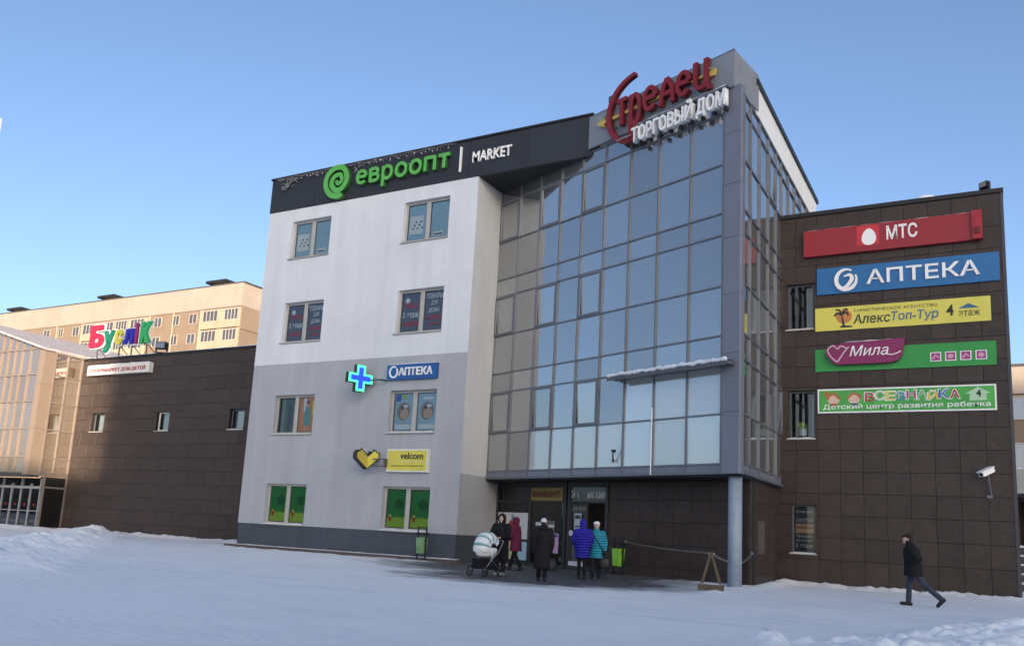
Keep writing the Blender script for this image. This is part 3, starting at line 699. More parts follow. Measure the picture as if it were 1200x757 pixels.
sheet('poster', sf, [(rect(.14, 1.9, 1.0, 2.02), PW), (circle(1.0, 1.55, .22, .2, 12), FLOW), (circle(.75, 1.45, .14, n=10), FLOW), (circle(1.2, 1.4, .13, n=10), RED), ([(.95, 1.7), (1.05, 1.7), (1.08, 1.95), (.92, 1.95)], TEA), (rect(.7, 1.3, 1.05, 1.2), FLOW)], -.02)
sheet('poster', sf, [(rect(.14, 1.9, .2, .9), pm('pale_yellow', (.42, .42, .26))), (rect(1.2, 1.9, .2, .9), SKYB), (circle(.6, .55, .22, n=12), LGR)], -.02)
sheet('poster', sf, [(rect(2.95, 3.62, .55, 1.28), PUR), (circle(3.3, .85, .16, .2, 12), ORG), (circle(3.33, 1.02, .08, n=10), SKIN_), (rect(3.0, 3.56, 1.14, 1.24), BLU)], -.02)
sheet('notice', sf, [(rect(4.42, 4.78, 1.45, 2.05), pm('notice', (.35, .42, .44))), (rect(4.46, 4.74, 1.85, 1.98), DRK), (rect(4.46, 4.74, 1.55, 1.6), DRK)], -.05)
sheet('notice', sf, [(circle(4.27, 1.33, .11, n=14), PW)], -.05); sheet('notice', sf, [(circle(4.98, 1.33, .11, n=14), PW)], -.05)
sheet('notice', sf, [(rect(2.35, 2.75, 1.55, 1.68), PW)], -.02); sheet('notice', sf, [(rect(3.0, 3.4, 1.2, 1.75), pm('dim_paper', (.12, .12, .11))), (rect(3.05, 3.35, 1.5, 1.6), PW)], -.02)
sheet('notice', sf, [(rect(4.2, 5.0, .16, .32), PW)], -.05)
sh = MB().box(2.1, 3.8, -.09, -.045, 2.50, 2.98).build('shop_sign', mat('sign_ochre', (.20, .16, .05), .6), sf)
text('lettering', 'МИНИМАРКЕТ', 2.18, 3.72, 2.62, 2.86, .01, mat('sign_maroon', (.10, .02, .015), .6), sf, .03, -.091)
text('lettering', '24 ч.', 4.2, 4.62, 2.62, 2.9, .006, PW, sf, .02, -.012)
text('lettering', 'МАГАЗИН', 5.0, 5.9, 2.60, 2.86, .006, PW, sf, .03, -.012)
text('lettering', 'для всех', 4.3, 5.0, 2.13, 2.28, .006, pm('faded', (.20, .20, .19)), sf, .01, -.04)

# ---- granite wing
YWG, XW1 = 30.6, .66
XW0 = SX-.16
wwin = [(-6.12, -5.22, 8.82, 10.47), (-6.08, -5.2, 4.95, 6.62), (-6.0, -5.2, 1.06, 2.68)]
gw = MB(); wall_holes(gw, XW0, XW1, -.1, WT, wwin, YWG, .3)
gw.box(XW0-.0, XW1, YWG+1.0, 44, -.1, WT-.02); gw.quad((XW1,YWG,-.1), (XW1,44,-.1), (XW1,44,WT), (XW1,YWG,WT)); gw.quad((XW0,YWG,WT), (XW1,YWG,WT), (XW1,44,WT), (XW0,44,WT))
gw.v = [W(*v) for v in gw.v]; gw = gw.build('wing_wall', JOINT, bld)
txs = [-5.83-.72+.715*i for i in range(11)]; txs = [XW0-BX]+[t-BX for t in (-5.83, -5.11, -4.40, -3.68, -2.97, -2.26, -1.53, -.81, -.07)]+[XW1-BX]
tzs = [-.05]+[.88+.731*i for i in range(16)]+[WT-.12]
tiles(gw, txs, tzs, [(a-BX, b-BX, c, d) for a, b, c, d in wwin], YWG-BY)
mb = MB(); mb.box(XW0, XW1+.06, YWG-.10, YWG+.25, WT-.14, WT); mb.box(XW1-.2, XW1+.06, YWG+.25, 44, WT-.14, WT); mb.v = [W(*v) for v in mb.v]; mb.build('wing_coping', BLKM, bld)
snow_strip('coping_snow', bld, XW0+.3, XW1-.6, YWG-.06, YWG+.22, WT, .045, loc=W(0, 0, 0), seed=9)
mb = MB(); mb.box(XW1-.05, XW1+.045, YWG-.05, YWG+.1, -.1, WT-.14); mb.v = [W(*v) for v in mb.v]; mb.build('corner_flashing', mat('flashing', (.05, .05, .055), .5), bld)
MB().ball((0, 0, 0), .42, .42, .30, 0, 16, 8).build('roof_vent', SNOW, bld, W(-1.6, 31.6, WT+.18), smooth=True)
def p_wing(f, a, b, c, d, y):
    w_, h_ = b-a, d-c
    sheet('poster', f, [(rect(a+.72*w_, b, c, d), pm('curtain', (.40, .42, .44))), (rect(a+.1*w_, a+.42*w_, c+.35*h_, c+.9*h_), pm('dark_plant', (.03, .04, .03)))], y+.1)
def p_plant(f, a, b, c, d, y):
    w_, h_ = b-a, d-c
    sheet('poster', f, [(rect(a+.75*w_, b, c, d), pm('curtain', (.40, .42, .44))), (rect(a+.3*w_, a+.66*w_, c+.03*h_, c+.2*h_), WHT), (circle(a+.4*w_, c+.27*h_, .16*w_, .08*h_, 9), LGR), (circle(a+.58*w_, c+.24*h_, .12*w_, .06*h_, 9), pm('leaf', (.10, .22, .06)))], y+.1)
def p_jobs(f, a, b, c, d, y):
    w_, h_ = b-a, d-c; S2 = pm('steel_blue', (.035, .04, .055))
    sheet('poster', f, [(rect(a, b, c, d), S2), (rect(a, b, c+.40*h_, c+.52*h_), ORG), (rect(a, b, c+.53*h_, c+.63*h_), pm('rust', (.40, .12, .06)))], y)
    for k, (s, z_, hh) in enumerate((('лучшие цены', .86, .07), ('АЛКОГОЛЬ', .66, .09), ('мужская', .535, .08), ('женская', .42, .08), ('Продукты', .29, .08), ('всегда рядом', .20, .05), ('1 этаж', .06, .10))):
        text('lettering', s, a+.06*w_, b-.06*w_, c+z_*h_, c+(z_+hh)*h_, .003, pm('grey_text', (.55, .55, .52)), f, .01, y-.004)
for h, pp_ in zip(wwin, (p_wing, p_plant, p_jobs)):
    window(bld, h[0]-BX, h[1]-BX, h[2], h[3], YWG-BY, fr=ALUD, split=0, posters=[pp_], fw=.06, recess=.14, sill=.1)

# ================================================================== LOW GRANITE BUILDING AND GLASS PAVILION (left)
LX0, LX1, LY, LT = -47.78, -28.98, 31.8, 10.2
lb = thing('children_store_building', 'low dark granite building with glazed corner pavilion left of the white wall', 'building', (LX0, LY, 0))
lw = [(-46.22-LX0, -45.08-LX0, 5.78, 6.86), (-40.56-LX0, -39.5-LX0, 5.78, 6.82), (-34.86-LX0, -33.78-LX0, 5.78, 6.86)]
LW = LX1-LX0
mb = MB(); wall_holes(mb, 0, LW, -.1, LT, lw, 0, .3); mb.box(0, LW, .8, 14, -.1, LT-.02); mb.quad((0,0,LT), (LW,0,LT), (LW,14,LT), (0,14,LT))
gl = mb.build('granite_wall', JOINT, lb)
tiles(gl, [LW*i/13 for i in range(14)], [-.05]+[.62+.7325*i for i in range(13)]+[LT-.1], lw, 0., stagger=True)
MB().box(-.05, LW, -.09, .3, LT-.12, LT).build('coping', BLKM, lb)
snow_strip('coping_snow', lb, .9, LW, -.06, .3, LT, .09, seed=11)
def p_bright(f, a, b, c, d, y):
    w_ = b-a; sheet('blind', f, [(rect(a+.3*w_, b, c, d), pm('blind', (.45, .50, .52)))], y)
for k, h in enumerate(lw): window(lb, h[0], h[1], h[2], h[3], 0, fr=ALU if k != 1 else FRAMEW, split=0, posters=[p_bright], fw=.06, recess=.2, sill=.09 if k != 1 else .06, snow=(k == 2))
# pavilion: front face parallel to the square, return face towards the granite wall
PY = 29.48-LY
MUL = mat('pavilion_mullion', (.20, .165, .14), .5, .1, var=.06)
def roofz(x): return 10.42-.274*x        # local x, roof rises to the left
PX = [-10.6, -9.2, -7.85, -6.5, -5.15, -3.78, -2.42, -1.9+.0]
PX = [-9.35, -8.65, -7.95, -7.27, -6.6, -5.9, -5.2, -4.5, -3.8, -3.1, -2.4, -1.55, -.55]
PZ = [3.2, 4.07, 5.7, 7.3, 8.9, 10.42]
pf = curtain('pavilion_front', PX, PZ, (0, PY, 0), 0, glass=GLASSP, mul=MUL, parent=lb, wm=.085, dm=.10, tilt=.006, seedc=9)
# sloped top row of the front face
mb = MB()
for i in range(len(PX)-1):
    a, b = PX[i]+.05, PX[i+1]-.05
    mb.prism([(a, 10.47), (b, 10.47), (b, max(10.5, roofz(b)-.12)), (a, roofz(a)-.12)], -.012, .0)
gz = mb.build('gable_glass', GLASSP, pf)
mb = MB()
for x in PX: mb.box(x-.04, x+.04, -.1, .03, 10.42, roofz(x)-.1)
ribbon(mb, [(PX[0]-.1, roofz(PX[0]-.1)-.1), (.1, roofz(.1)-.1)], .16, -.12, .05)
mb.build('gable_frame', MUL, pf)
PIER = mat('pier_panel', (.21, .165, .13), .55, var=.06)
for z0_, z1_ in ((3.05, 5.7), (5.71, 8.3), (8.31, 10.3)): MB().box(-.46, .02, -.14, .55, z0_, z1_).build('corner_pier', PIER, lb, (0, PY, 0))
MB().box(-.55, -.47, -.12, .05, 3.05, 10.4).build('pier_trim', MUL, lb, (0, PY, 0))
pr = curtain('pavilion_side', [.55, 1.35, 2.25], [3.2, 4.07, 5.7, 7.3, 8.9, 10.2], (0.02, PY, 0), R(90), glass=GLASSP, mul=MUL, parent=lb, wm=.08, dm=.08, tilt=.004, seedc=12)
MB().box(.5, 2.3, -.05, .05, 3.02, 3.18).build('lower_rail', MUL, pr)
# lower storey
mb = MB(); mb.box(-11, -.05, PY-.05, PY+.6, 2.95, 3.2); mb.build('entrance_canopy', mat('canopy_dark', (.05, .05, .05), .6), lb)
mb = MB(); mb.box(.9, 2.28, -.02, .0, .1, 3.0); mb.build('side_pane', DARKGL, pr)
mb = MB(); mb.box(.85, .95, -.06, .06, -.1, 3.02); mb.box(2.2, 2.28, -.06, .06, -.1, 3.02); mb.box(.95, 2.2, -.05, .05, 2.35, 2.45); mb.box(.95, 2.2, -.05, .05, -.05, .14); mb.build('side_frame', MUL, pr)
MB().box(1.0, 2.2, .5, .55, 0, 3.0).build('side_backing', DARKIN, pr)
DGREY = mat('door_grey', (.26, .265, .27), .5)
dw = MB()
for x in [-.25-.92*k for k in range(12)]: dw.box(x-.05, x+.05, -.06, .06, 0, 2.6 if round((x+.25)/.92) % 2 else 2.9)
dw.box(-10.4, -.2, -.055, .055, 2.3, 2.45); dw.box(-10.4, -.2, -.05, .05, 0, .18); dw.box(-10.4, -.2, -.05, .05, 1.0, 1.05)
dw = dw.build('door_row', DGREY, lb, (0, PY+.95, 0))
for k in range(11):
    x = -.25-.92*k
    MB().quad((x-.87,0,.18), (x-.05,0,.18), (x-.05,0,2.3), (x-.87,0,2.3)).build('door_glass', DARKGL, dw)
    if k < 6: sheet('sticker', dw, [(circle(x-.46, 1.38, .07, n=12), RED)], -.01)
MB().box(-10.4, 0, 1.5, 1.55, 0, 3).build('lobby_back', DARKIN, dw)
mb = MB(); x1_, xb = .12, -9.4
mb.v = [(xb, PY-.3, roofz(xb)+.02), (x1_, PY-.3, roofz(x1_)+.02), (x1_, 9, roofz(x1_)+.02), (xb, 9, roofz(xb)+.02), (xb, PY-.3, roofz(xb)-.12), (x1_, PY-.3, roofz(x1_)-.12), (x1_, 9, roofz(x1_)-.12), (xb, 9, roofz(xb)-.12)]
for q_ in ((0,1,2,3),(4,7,6,5),(0,4,5,1),(1,5,6,2),(2,6,7,3),(3,7,4,0)): mb.f.append(q_); mb.m.append(0)
mb.build('pavilion_roof', mat('snowy_sheet_roof', (.36, .34, .35), .7, var=.3, vs=2.5, bump=.5, bs=6), lb)
MB().box(-9.35, 0, 1.2, 1.3, 3.2, 9.5).build('pavilion_core', mat('pav_core', (.12, .11, .09), .8, var=.3, vs=.8), lb)

# ================================================================== APARTMENT BLOCKS
PEACH = mat('peach_panel', (.255, .225, .195), .85, var=.08, vs=.3, rnd=.05, streak=.06)
OCHRE = mat('ochre_panel', (.175, .135, .10), .85, var=.10, vs=.4, rnd=.06, streak=.06)
CREAM = mat('cream_panel', (.28, .25, .19), .85, var=.08, vs=.4, rnd=.05)
FARGL = mirror_glass('far_window_glass', (.16, .17, .19), rough=.06, inner=(.05, .045, .04))
def far_window(parent, x, z, w_, h_, y, n=2, key={}):
    k = (w_, h_, n)
    if k not in key:
        a = MB(); t = .07
        a.box(-w_/2, w_/2, -.06, .05, 0, t); a.box(-w_/2, w_/2, -.06, .05, h_-t, h_)
        for i in range(n+1): cx = -w_/2+t/2+(w_-t)*i/n; a.box(cx-t/2, cx+t/2, -.05, .05, t, h_-t)
        b = MB(); b.quad((-w_/2,0,0), (w_/2,0,0), (w_/2,0,h_), (-w_/2,0,h_))
        key[k] = (a.mesh('window', mat('far_frame', (.34, .32, .29), .6)), b.mesh('pane', FARGL))
    f = put('window', key[k][0], parent, (x, y, z)); put('pane', key[k][1], f); return f
def apartments(name, label, loc, L_, D_, H_, layout, floors, zwin, dz, attic, rz=0, cap=True):
    t = thing(name, label, 'building', loc, rz)
    MB().box(-L_, 0, 0, D_, 0, H_-attic).build('wall', OCHRE, t)
    npan = max(1, round(L_/8.))
    for k in range(npan): a, b = -L_+L_*k/npan, -L_+L_*(k+1)/npan; MB().box(a+.02, b-.02, -.12, D_, H_-attic, H_).build('attic_panel', PEACH, t)
    MB().box(-.0, .12, 0, D_, H_-attic-3.2, H_-attic).build('end_panel', OCHRE, t)
    MB().box(-L_-.1, .2, -.2, D_+.2, H_, H_+.15).build('roof', ROOFM, t)
    for x0, x1 in layout['cream']:
        for fl in range(floors): MB().box(x0, x1, -.08, 0, zwin-dz*fl-.95, zwin-dz*fl+1.72).build('cream_panel', CREAM, t)
    for fl in range(floors):
        z = zwin-dz*fl
        for x, w_ in layout['win']: far_window(t, x, z, w_, 1.45, -.03, 2)
        for x0, x1 in layout['log']:
            g = MB().box(x0, x1, -.35, -.08, z-1.05, z+.0).build('balcony', CREAM, t)
            far_window(t, (x0+x1)/2, z, x1-x0, 1.55, -.22, 4)
    for x in layout.get('joints', ()): MB().box(x-.05, x+.05, -.06, 0, 2, H_-attic).build('panel_joint', mat('joint_pale', (.46, .40, .30), .9), t)
    for x in layout.get('vents', ()):
        v = MB().box(x-1.6, x+1.6, 2, 4, H_+.15, H_+1.0).build('roof_vent', PEACH, t); MB().box(-2., 2., -2., 2., 0, .35).build('vent_cap', BLKM, v, (x, 3, H_+1.0))
    return t
AXR = -87.6
lay = dict(cream=[(-33.9, -18.9), (-7.7, -.1)], win=[(x-AXR, w_) for x, w_ in ((-147, 1.6), (-143.5, 1.6), (-139.6, 1.6), (-136.4, 1.6), (-130.6, 1.7), (-127., 1.2), (-123.2, 1.6), (-104.3, 1.6), (-100.5, 1.4), (-97., 1.6))],
  log=[(a-AXR, b-AXR) for a, b in ((-121.2, -118.), (-117.4, -114.), (-113.5, -110.9), (-110.1, -107.1), (-94.8, -91.9), (-90.6, -88.))], joints=[-40.5, -34.2, -18.6, -13.5, -7.9], vents=[-6.9, -31., -55.])
apartments('apartment_block', 'long peach and ochre panel apartment block in sun behind the low granite building', (AXR, 80, 0), 64, 13, 32.8, lay, 4, 27.7, 2.85, 3.2)
lay2 = dict(cream=[(-27.6, -22)], win=[(-29.2, 1.4), (-20, 1.5), (-16, 1.5), (-12, 1.5), (-4, 1.5)], log=[(-27., -24.)], joints=[-21, -8])
apartments('distant_block', 'small slice of sunlit yellow apartment block right of the granite wing', (31.2, 60, 0), 30, 12, 12.9, lay2, 4, 9.6, 2.85, 1.7)
# unseen blocks behind the viewpoint, added to throw shade over the shopping centre
lay3 = dict(cream=[(-60, -44), (-30, -16)], win=[(-66+4*k, 1.6) for k in range(17)], log=[], joints=[-62, -42, -20])
apartments('shading_block', 'unseen tall panel block added behind the viewpoint to cast the long shadow', (58.8, -80, 0), 69.2, 12, 43.8, lay3, 13, 38., 2.9, 3., rz=math.pi)
lay4 = dict(cream=[], win=[(-34+4*k, 1.6) for k in range(9)], log=[], joints=[])
apartments('shading_wing', 'unseen lower block added beside the tall one to shade the pavilion foot', (22., -80, 0), 36.4, 12, 28.6, lay4, 8, 23.5, 2.9, 2., rz=math.pi)  # unseen lower block, added to shade the pavilion's lower storey
lay5 = dict(cream=[], win=[(-46+4*k, 1.6) for k in range(12)], log=[], joints=[])
apartments('unseen_reflected_row', 'unseen four-storey row added behind the viewpoint for dark window reflections', (-96, -38, 0), 48, 12, 12.4, lay5, 3, 8.6, 3., 1.2, rz=math.pi)  # unseen row, added so the lower windows mirror something dark
apartments('unseen_low_row', 'unseen single-storey row added far to the left for dark door reflections', (-215, -42, 0), 112, 10, 4.8, lay5, 1, 1.4, 3., 1.0, rz=math.pi)  # unseen low row, added to keep the pavilion door reflections dark

# mast, seen as a tip at the left edge
ms = thing('radio_mast', 'thin lattice mast with panel antenna rising behind apartment block', 'mast', (-166.34, 86, 0))
mb = MB()
for dx, dy in ((-.35, -.2), (.35, -.2), (0, .4)): mb.tube([(dx*2.4, dy*2.4, 0), (dx, dy, 69.1)], .05, 6)
for k in range(32): z = k*2.05; mb.tube([(-.5, -.3, z), (.5, -.3, z+2)], .03, 5); mb.tube([(.5, -.3, z), (0, .6, z+2)], .03, 5)
mb.build('lattice', mat('mast_steel', (.3, .25, .25), .6), ms)
mb = MB(); mb.box(.5, 1.1, -.5, 0, 72.3, 75.1); mb.build('antenna_panel', mat('antenna_pale', (.42, .36, .34), .6), ms); MB().tube([(.5, -.2, 68.1), (.5, -.2, 75.5)], .1, 6).build('antenna_pole', mat('mast_red', (.35, .06, .05), .6), ms)

# porch with snowy steps seen past the wing's right edge
po = thing('side_porch', 'grey porch canopy with snow above railed steps right of the granite wing', 'porch', (.85, 42, 0))
MB().box(0, 5, -1, 2, 3.9, 4.9).build('canopy', mat('porch_grey', (.35, .36, .37), .6), po)
snow_strip('canopy_snow', po, 0, 5, -1, 2, 4.9, .3, seed=21)
MB().box(.05, 5, 1.7, 2, 0, 3.9).build('back_wall', mat('porch_brown', (.14, .09, .06), .8), po)
MB().box(.3, 1.6, 1.6, 1.69, 1.8, 3.7).build('door', DARKIN, po)
for k in range(5):
    s_ = MB().box(0, 5, -2.2+.4*k, 1.7, .36*k-.02, .36*(k+1)-.08).build('step', mat('step_dark', (.06, .06, .065), .8), po); snow_strip('step_snow', s_, 0, 5, -2.15+.4*k, -1.75+.4*k, .36*(k+1)-.08, .12, seed=k)

# ================================================================== SIGNS
def sgn(name, label, x, y, z, rz=0, cat='sign', group=None): return thing(name, label, cat, (x, y, z), rz, group)
EGREEN = mat('sign_green', (.09, .36, .07), .45, var=.05); EGD = mat('sign_green_side', (.03, .12, .03), .5)
# big green lettering on the black fascia
s1 = sgn('supermarket_sign', 'large green raised lettering with round spiral logo on the black fascia', -24.9, YF-.03, 15.4)
mb = MB(); sp_ = []
for i in range(46):
    t = i/45; a = R(20+t*520); r_ = .12+.60*min(1, t*1.25)*(1 if t < .8 else 1); sp_.append((.1+r_*math.cos(a)*.95, .78+r_*math.sin(a)*1.02))
sp_ = spline([(-.02, .80), (.12, .62), (.30, .80), (.16, 1.06), (-.16, .98), (-.28, .66), (.0, .34), (.36, .42), (.58, .82), (.34, 1.34), (-.16, 1.40), (-.56, 1.08), (-.60, .60), (-.30, .18), (.15, .06), (.34, .14)], 5)
ribbon(mb, sp_, [.15+.10*min(1, i/30) for i in range(len(sp_))], -.22, -.02, 0, 1)
mb.build('spiral_logo', [EGREEN, EGD], s1)
snow_strip('logo_snow', s1, -.35, .4, -.2, -.03, 1.47, .05, seed=31)
xw = [.62, .60, .62, .66, .66, .64, .60]; x = 1.10
for ch, w_ in zip('евроопт', xw): stroke_letter(ch, x, x+w_-.02, .44, 1.06, .155, -.2, -.02, [EGREEN, EGD], s1); x += w_+.085
for k in range(7): snow_strip('letter_snow', s1, 1.16+k*.70, 1.55+k*.70, -.18, -.04, 1.04, .03, n=4, seed=k)
s2 = sgn('market_sign', 'small white latin lettering after a thin white bar on the black fascia', -18.5, YF-.03, 15.55)
MB().box(0, .07, -.1, -.01, .05, 1.12).build('divider_bar', WHITEP, s2)
letters('MARKET', .58, 2.42, .36, .82, .07, WHITEP, s2, bold=.012, y=-.01)

# red lettering and white lettering above the glass
SR = mat('sign_dark_red', (.20, .012, .018), .4, var=.08); SRD = mat('sign_red_side', (.10, .008, .01), .5)
g0 = G(0, .17)
s3 = sgn('red_roof_sign', 'dark red lettering with sweeping first letter on the perforated roof panel', g0[0]+.12*GX, g0[1]+.12*GY, 14.95, -GA)
mb = MB(); cp = spline([(7.62, 2.58), (7.15, 2.46), (6.72, 2.18), (6.45, 1.75), (6.38, 1.25), (6.50, .78), (6.80, .38), (7.2, .16), (7.62, .10)], 6)
nC = len(cp); ribbon(mb, cp, [.15+.06*math.sin(math.pi*i/(nC-1)) for i in range(nC)], -.24, -.06, 0, 1); ribbon(mb, [(7.62, .12), (7.66, .60), (7.62, .62)], .17, -.24, -.06, 0, 1)
mb.build('letter', [SR, SRD], s3)
for ch, a, b, c, d in (('т', 6.80, 7.24, .82, 1.86), ('р', 7.40, 7.95, .22, 1.82), ('е', 8.03, 8.68, .92, 1.80), ('л', 8.76, 9.44, .86, 1.84), ('е', 9.50, 10.14, .90, 1.76), ('ц', 10.24, 10.88, .72, 1.86)):
    lo = {'р': .33, 'ц': .14}.get(ch, 0); zz = c+(d-c)*(lo/(1+lo) if lo else 0)
    stroke_letter(ch, a, b, zz, d, .165, -.24, -.06, [SR, SRD], s3)
GOLD = mat('arrow_gold', (.50, .36, .10), .5, var=.15, vs=6)
mb = MB(); mb.prism([(5.66, 1.32), (6.10, 1.10), (6.05, 1.26), (10.75, 1.30), (10.75, 1.22), (11.02, 1.20), (11.08, 1.34), (11.02, 1.46), (10.75, 1.42), (10.75, 1.38), (6.05, 1.38), (6.12, 1.56)], -.12, -.04); mb.build('arrow', GOLD, s3)
snow_strip('arrow_snow', s3, 5.75, 6.2, -.2, -.1, 1.5, .05, seed=3); snow_strip('arrow_snow', s3, 10.7, 11.05, -.2, -.1, 1.45, .05, seed=8)
snow_strip('letter_snow', s3, 6.9, 7.6, -.34, -.16, .22, .05, seed=13)
for x in (6.6, 7.9, 9.2, 10.6): MB().box(x, x+.04, -.06, .02, .9, .94).build('bracket', BLKM, s3)
s4 = sgn('white_roof_sign', 'white block lettering on a snowy ledge over the angled glass front', g0[0], g0[1], 14.8, -GA)
MB().box(7.66, 11.72, -.18, .02, .70, .76).build('ledge', ALU, s4)
snow_strip('ledge_snow', s4, 7.68, 11.7, -.2, .0, .758, .07, seed=17)
SWD = mat('sign_white_side', (.10, .10, .11), .6)
tl = letters('ТОРГОВЫЙ ДОМ', 7.70, 11.72, .08, .60, .20, [WHITEP], s4, bold=.022, y=-.10)
for k in range(9): x = 7.95+k*.45; MB().box(x, x+.10, -.16, -.02, -.06+.02*(k % 2), .06).build('cable_box', BLKM, s4)

# boards on the granite wing (board + print)
def board(name, label, x0, x1, z0, z1, m_, th=.10, y=YWG-.03):
    t = sgn(name, label, x0, y, z0); MB().box(0, x1-x0, -th, 0, 0, z1-z0).build('panel', m_, t); return t
b1 = board('red_board', 'long red box sign with white egg logo and white letters, topmost on the granite wing', -5.52, .08, 11.40, 12.35, mat('board_red', (.26, .014, .022), .45, var=.06), .16)
MB().box(5.30, 5.60, -.26, -.16, -.0, .97).build('end_cap', mat('board_red2', (.30, .012, .02), .45), b1)
MB().box(5.36, 5.52, -.30, -.26, .18, .38).build('lamp_socket', mat('deep_red', (.10, .005, .01), .5), b1)
sheet('egg_square', b1, [(rect(1.78, 2.50, .20, .90), mat('board_bright_red', (.50, .03, .04), .5)), ([(2.17+.23*math.cos(R(a))*(1-.22*math.sin(R(a))), .50+.30*math.sin(R(a))) for a in range(0, 360, 15)], WHITEP)], -.165)
letters('МТС', 2.70, 3.70, .33, .80, .03, WHITEP, b1, bold=.018, y=-.16)
snow_strip('board_snow', b1, .05, 5.5, -.15, -.01, .95, .03, seed=41)
b2 = board('blue_board', 'long blue board with white pharmacy lettering and swirl ring logo on the granite wing', -5.09, .52, 9.99, 10.94, mat('board_blue', (.014, .125, .32), .4, var=.06), .08)
mb = MB(); ribbon(mb, circle(.98, .47, .33, .36, 30, 60, 385), [.05+.09*abs(math.sin(R(180*i/30))) for i in range(31)], -.13, -.08)
ribbon(mb, spline([(.72, .16), (.98, .22), (1.16, .46), (1.10, .62), (.90, .58)], 5), [.03+.10*math.sin(math.pi*i/20) for i in range(21)], -.14, -.09); mb.build('swirl_logo', WHITEP, b2)
letters('АПТЕКА', 1.62, 5.05, .25, .74, .05, WHITEP, b2, bold=.012, y=-.08)
b3 = board('yellow_board', 'long yellow board with palm and sun picture and dark blue lettering on the granite wing', -5.16, .22, 8.69, 9.51, mat('board_yellow', (.62, .56, .10), .5, var=.06, vs=1.5), .05)
TX = mat('print_ink', (.02, .025, .03), .6); TB = mat('print_blue_ink', (.04, .12, .24), .6)
sheet('palm_picture', b3, [(circle(.95, .47, .26, .25, 20), mat('print_sunset', (.50, .20, .06), .6)), ([(.90, .14), (.98, .14), (.90, .50), (.86, .50)], TX), (stroke(spline([(.88, .52), (.74, .60), (.64, .50)], 5), .07), TX), (stroke(spline([(.88, .54), (1.02, .62), (1.10, .50)], 5), .07), TX), (stroke(spline([(.88, .52), (.80, .70), (.68, .72)], 5), .06), TX), (stroke(spline([(.88, .52), (.98, .72), (1.08, .70)], 5), .06), TX), ([(.80, .08), (1.20, .08), (1.22, .13), (.86, .15)], TX)], -.053)
text('lettering', 'ТУРИСТИЧЕСКОЕ АГЕНТСТВО', 1.25, 3.85, .60, .70, .008, TX, b3, .0, -.05)
text('lettering', 'Алекс', 1.25, 2.40, .18, .52, .010, TX, b3, .012, -.05, .12); text('lettering', 'Топ-Тур', 2.40, 3.85, .13, .52, .010, TB, b3, .012, -.05, .12)
text('lettering', '4', 4.10, 4.32, .24, .62, .008, TX, b3, .02, -.05); text('lettering', 'этаж', 4.46, 5.08, .20, .38, .008, TX, b3, .0, -.05)
sheet('arrow_print', b3, [([(4.44, .46), (5.06, .46), (4.75, .62)], TB)], -.053)
b4 = board('green_board', 'long plain green board behind the crimson heart sign on the granite wing', -5.17, .32, 7.25, 8.03, mat('board_green', (.025, .26, .05), .45, var=.06), .05)
MAG = mat('print_magenta', (.30, .03, .16), .5)
for k in range(4):
    x = 3.60+k*.435; sheet('picture_square', b4, [(rect(x, x+.32, .19, .49), WHITEP), (rect(x+.03, x+.29, .215, .465), MAG), (circle(x+.16, .34, .09, .08, 10) if k % 2 else stroke([(x+.07, .26), (x+.16, .40), (x+.25, .30)], .06), pm('pale_pink', (.55, .30, .42)))], -.053)
b4b = sgn('crimson_sign', 'crimson rounded box sign with white heart and script lettering over the green board', -4.80, YWG-.08, 7.42)
mb = MB(); o = [(.12, .66), (0.0, .52), (.02, .36), (.20, .14), (.36, .02), (2.05, .02), (2.28, .08), (2.42, .28), (2.50, .82), (.55, .76), (.40, .70), (.28, .74)]; mb.prism(o[::-1], -.2, 0); mb.build('panel', mat('board_crimson', (.20, .012, .085), .4, var=.05), b4b)
mb = MB(); ribbon(mb, spline([(.70, .56), (.50, .66), (.40, .56), (.25, .68), (.08, .56), (.14, .36), (.36, .12), (.46, .22), (.62, .46), (.76, .62)], 5), .035, -.22, -.2); mb.build('heart_outline', mat('pink_white', (.62, .45, .52), .5), b4b)
text('lettering', 'Мила', .78, 1.95, .28, .64, .02, WHITEP, b4b, .0, -.2, .25)
mb = MB(); ribbon(mb, spline([(1.90, .34), (2.05, .28), (2.2, .30), (2.38, .38)], 5), .03, -.215, -.2); mb.build('script_tail', WHITEP, b4b)
snow_strip('board_snow', b4b, .6, 2.48, -.18, -.02, .79, .05, seed=44)
b5 = board('children_board', 'green board with white border, multicoloured letters and two child faces, lowest on the wing', -5.10, .27, 5.80, 6.63, WHITEP, .06)
MB().box(.05, 5.32, -.066, -.06, .05, .78).build('green_field', mat('board_grass', (.06, .34, .06), .45, var=.18, vs=1.6), b5)
HAIR, FLE = pm('red_hair', (.40, .14, .05)), pm('face', (.62, .45, .36))
sheet('child_faces', b5, [(circle(.52, .46, .20, .17, 14), FLE), (stroke(spline([(.30, .46), (.40, .62), (.56, .64), (.72, .48)], 5), .10), HAIR), (circle(.30, .66, .09, .08, 10), HAIR), (rect(.42, .62, .26, .32), RED), (circle(1.18, .46, .19, .16, 14), FLE), (stroke(spline([(.98, .50), (1.12, .64), (1.28, .62), (1.38, .48)], 5), .08), HAIR), (rect(1.08, 1.28, .26, .32), BLU)], -.068)
WCOL = [pm('w1', (.40, .03, .05)), pm('w2', (.50, .52, .40)), pm('w3', (.62, .50, .06)), pm('w4', (.08, .22, .45)), pm('w5', (.40, .05, .14)), pm('w6', (.10, .35, .10)), pm('w7', (.60, .45, .08)), pm('w8', (.06, .10, .40)), pm('w9', (.42, .03, .08))]
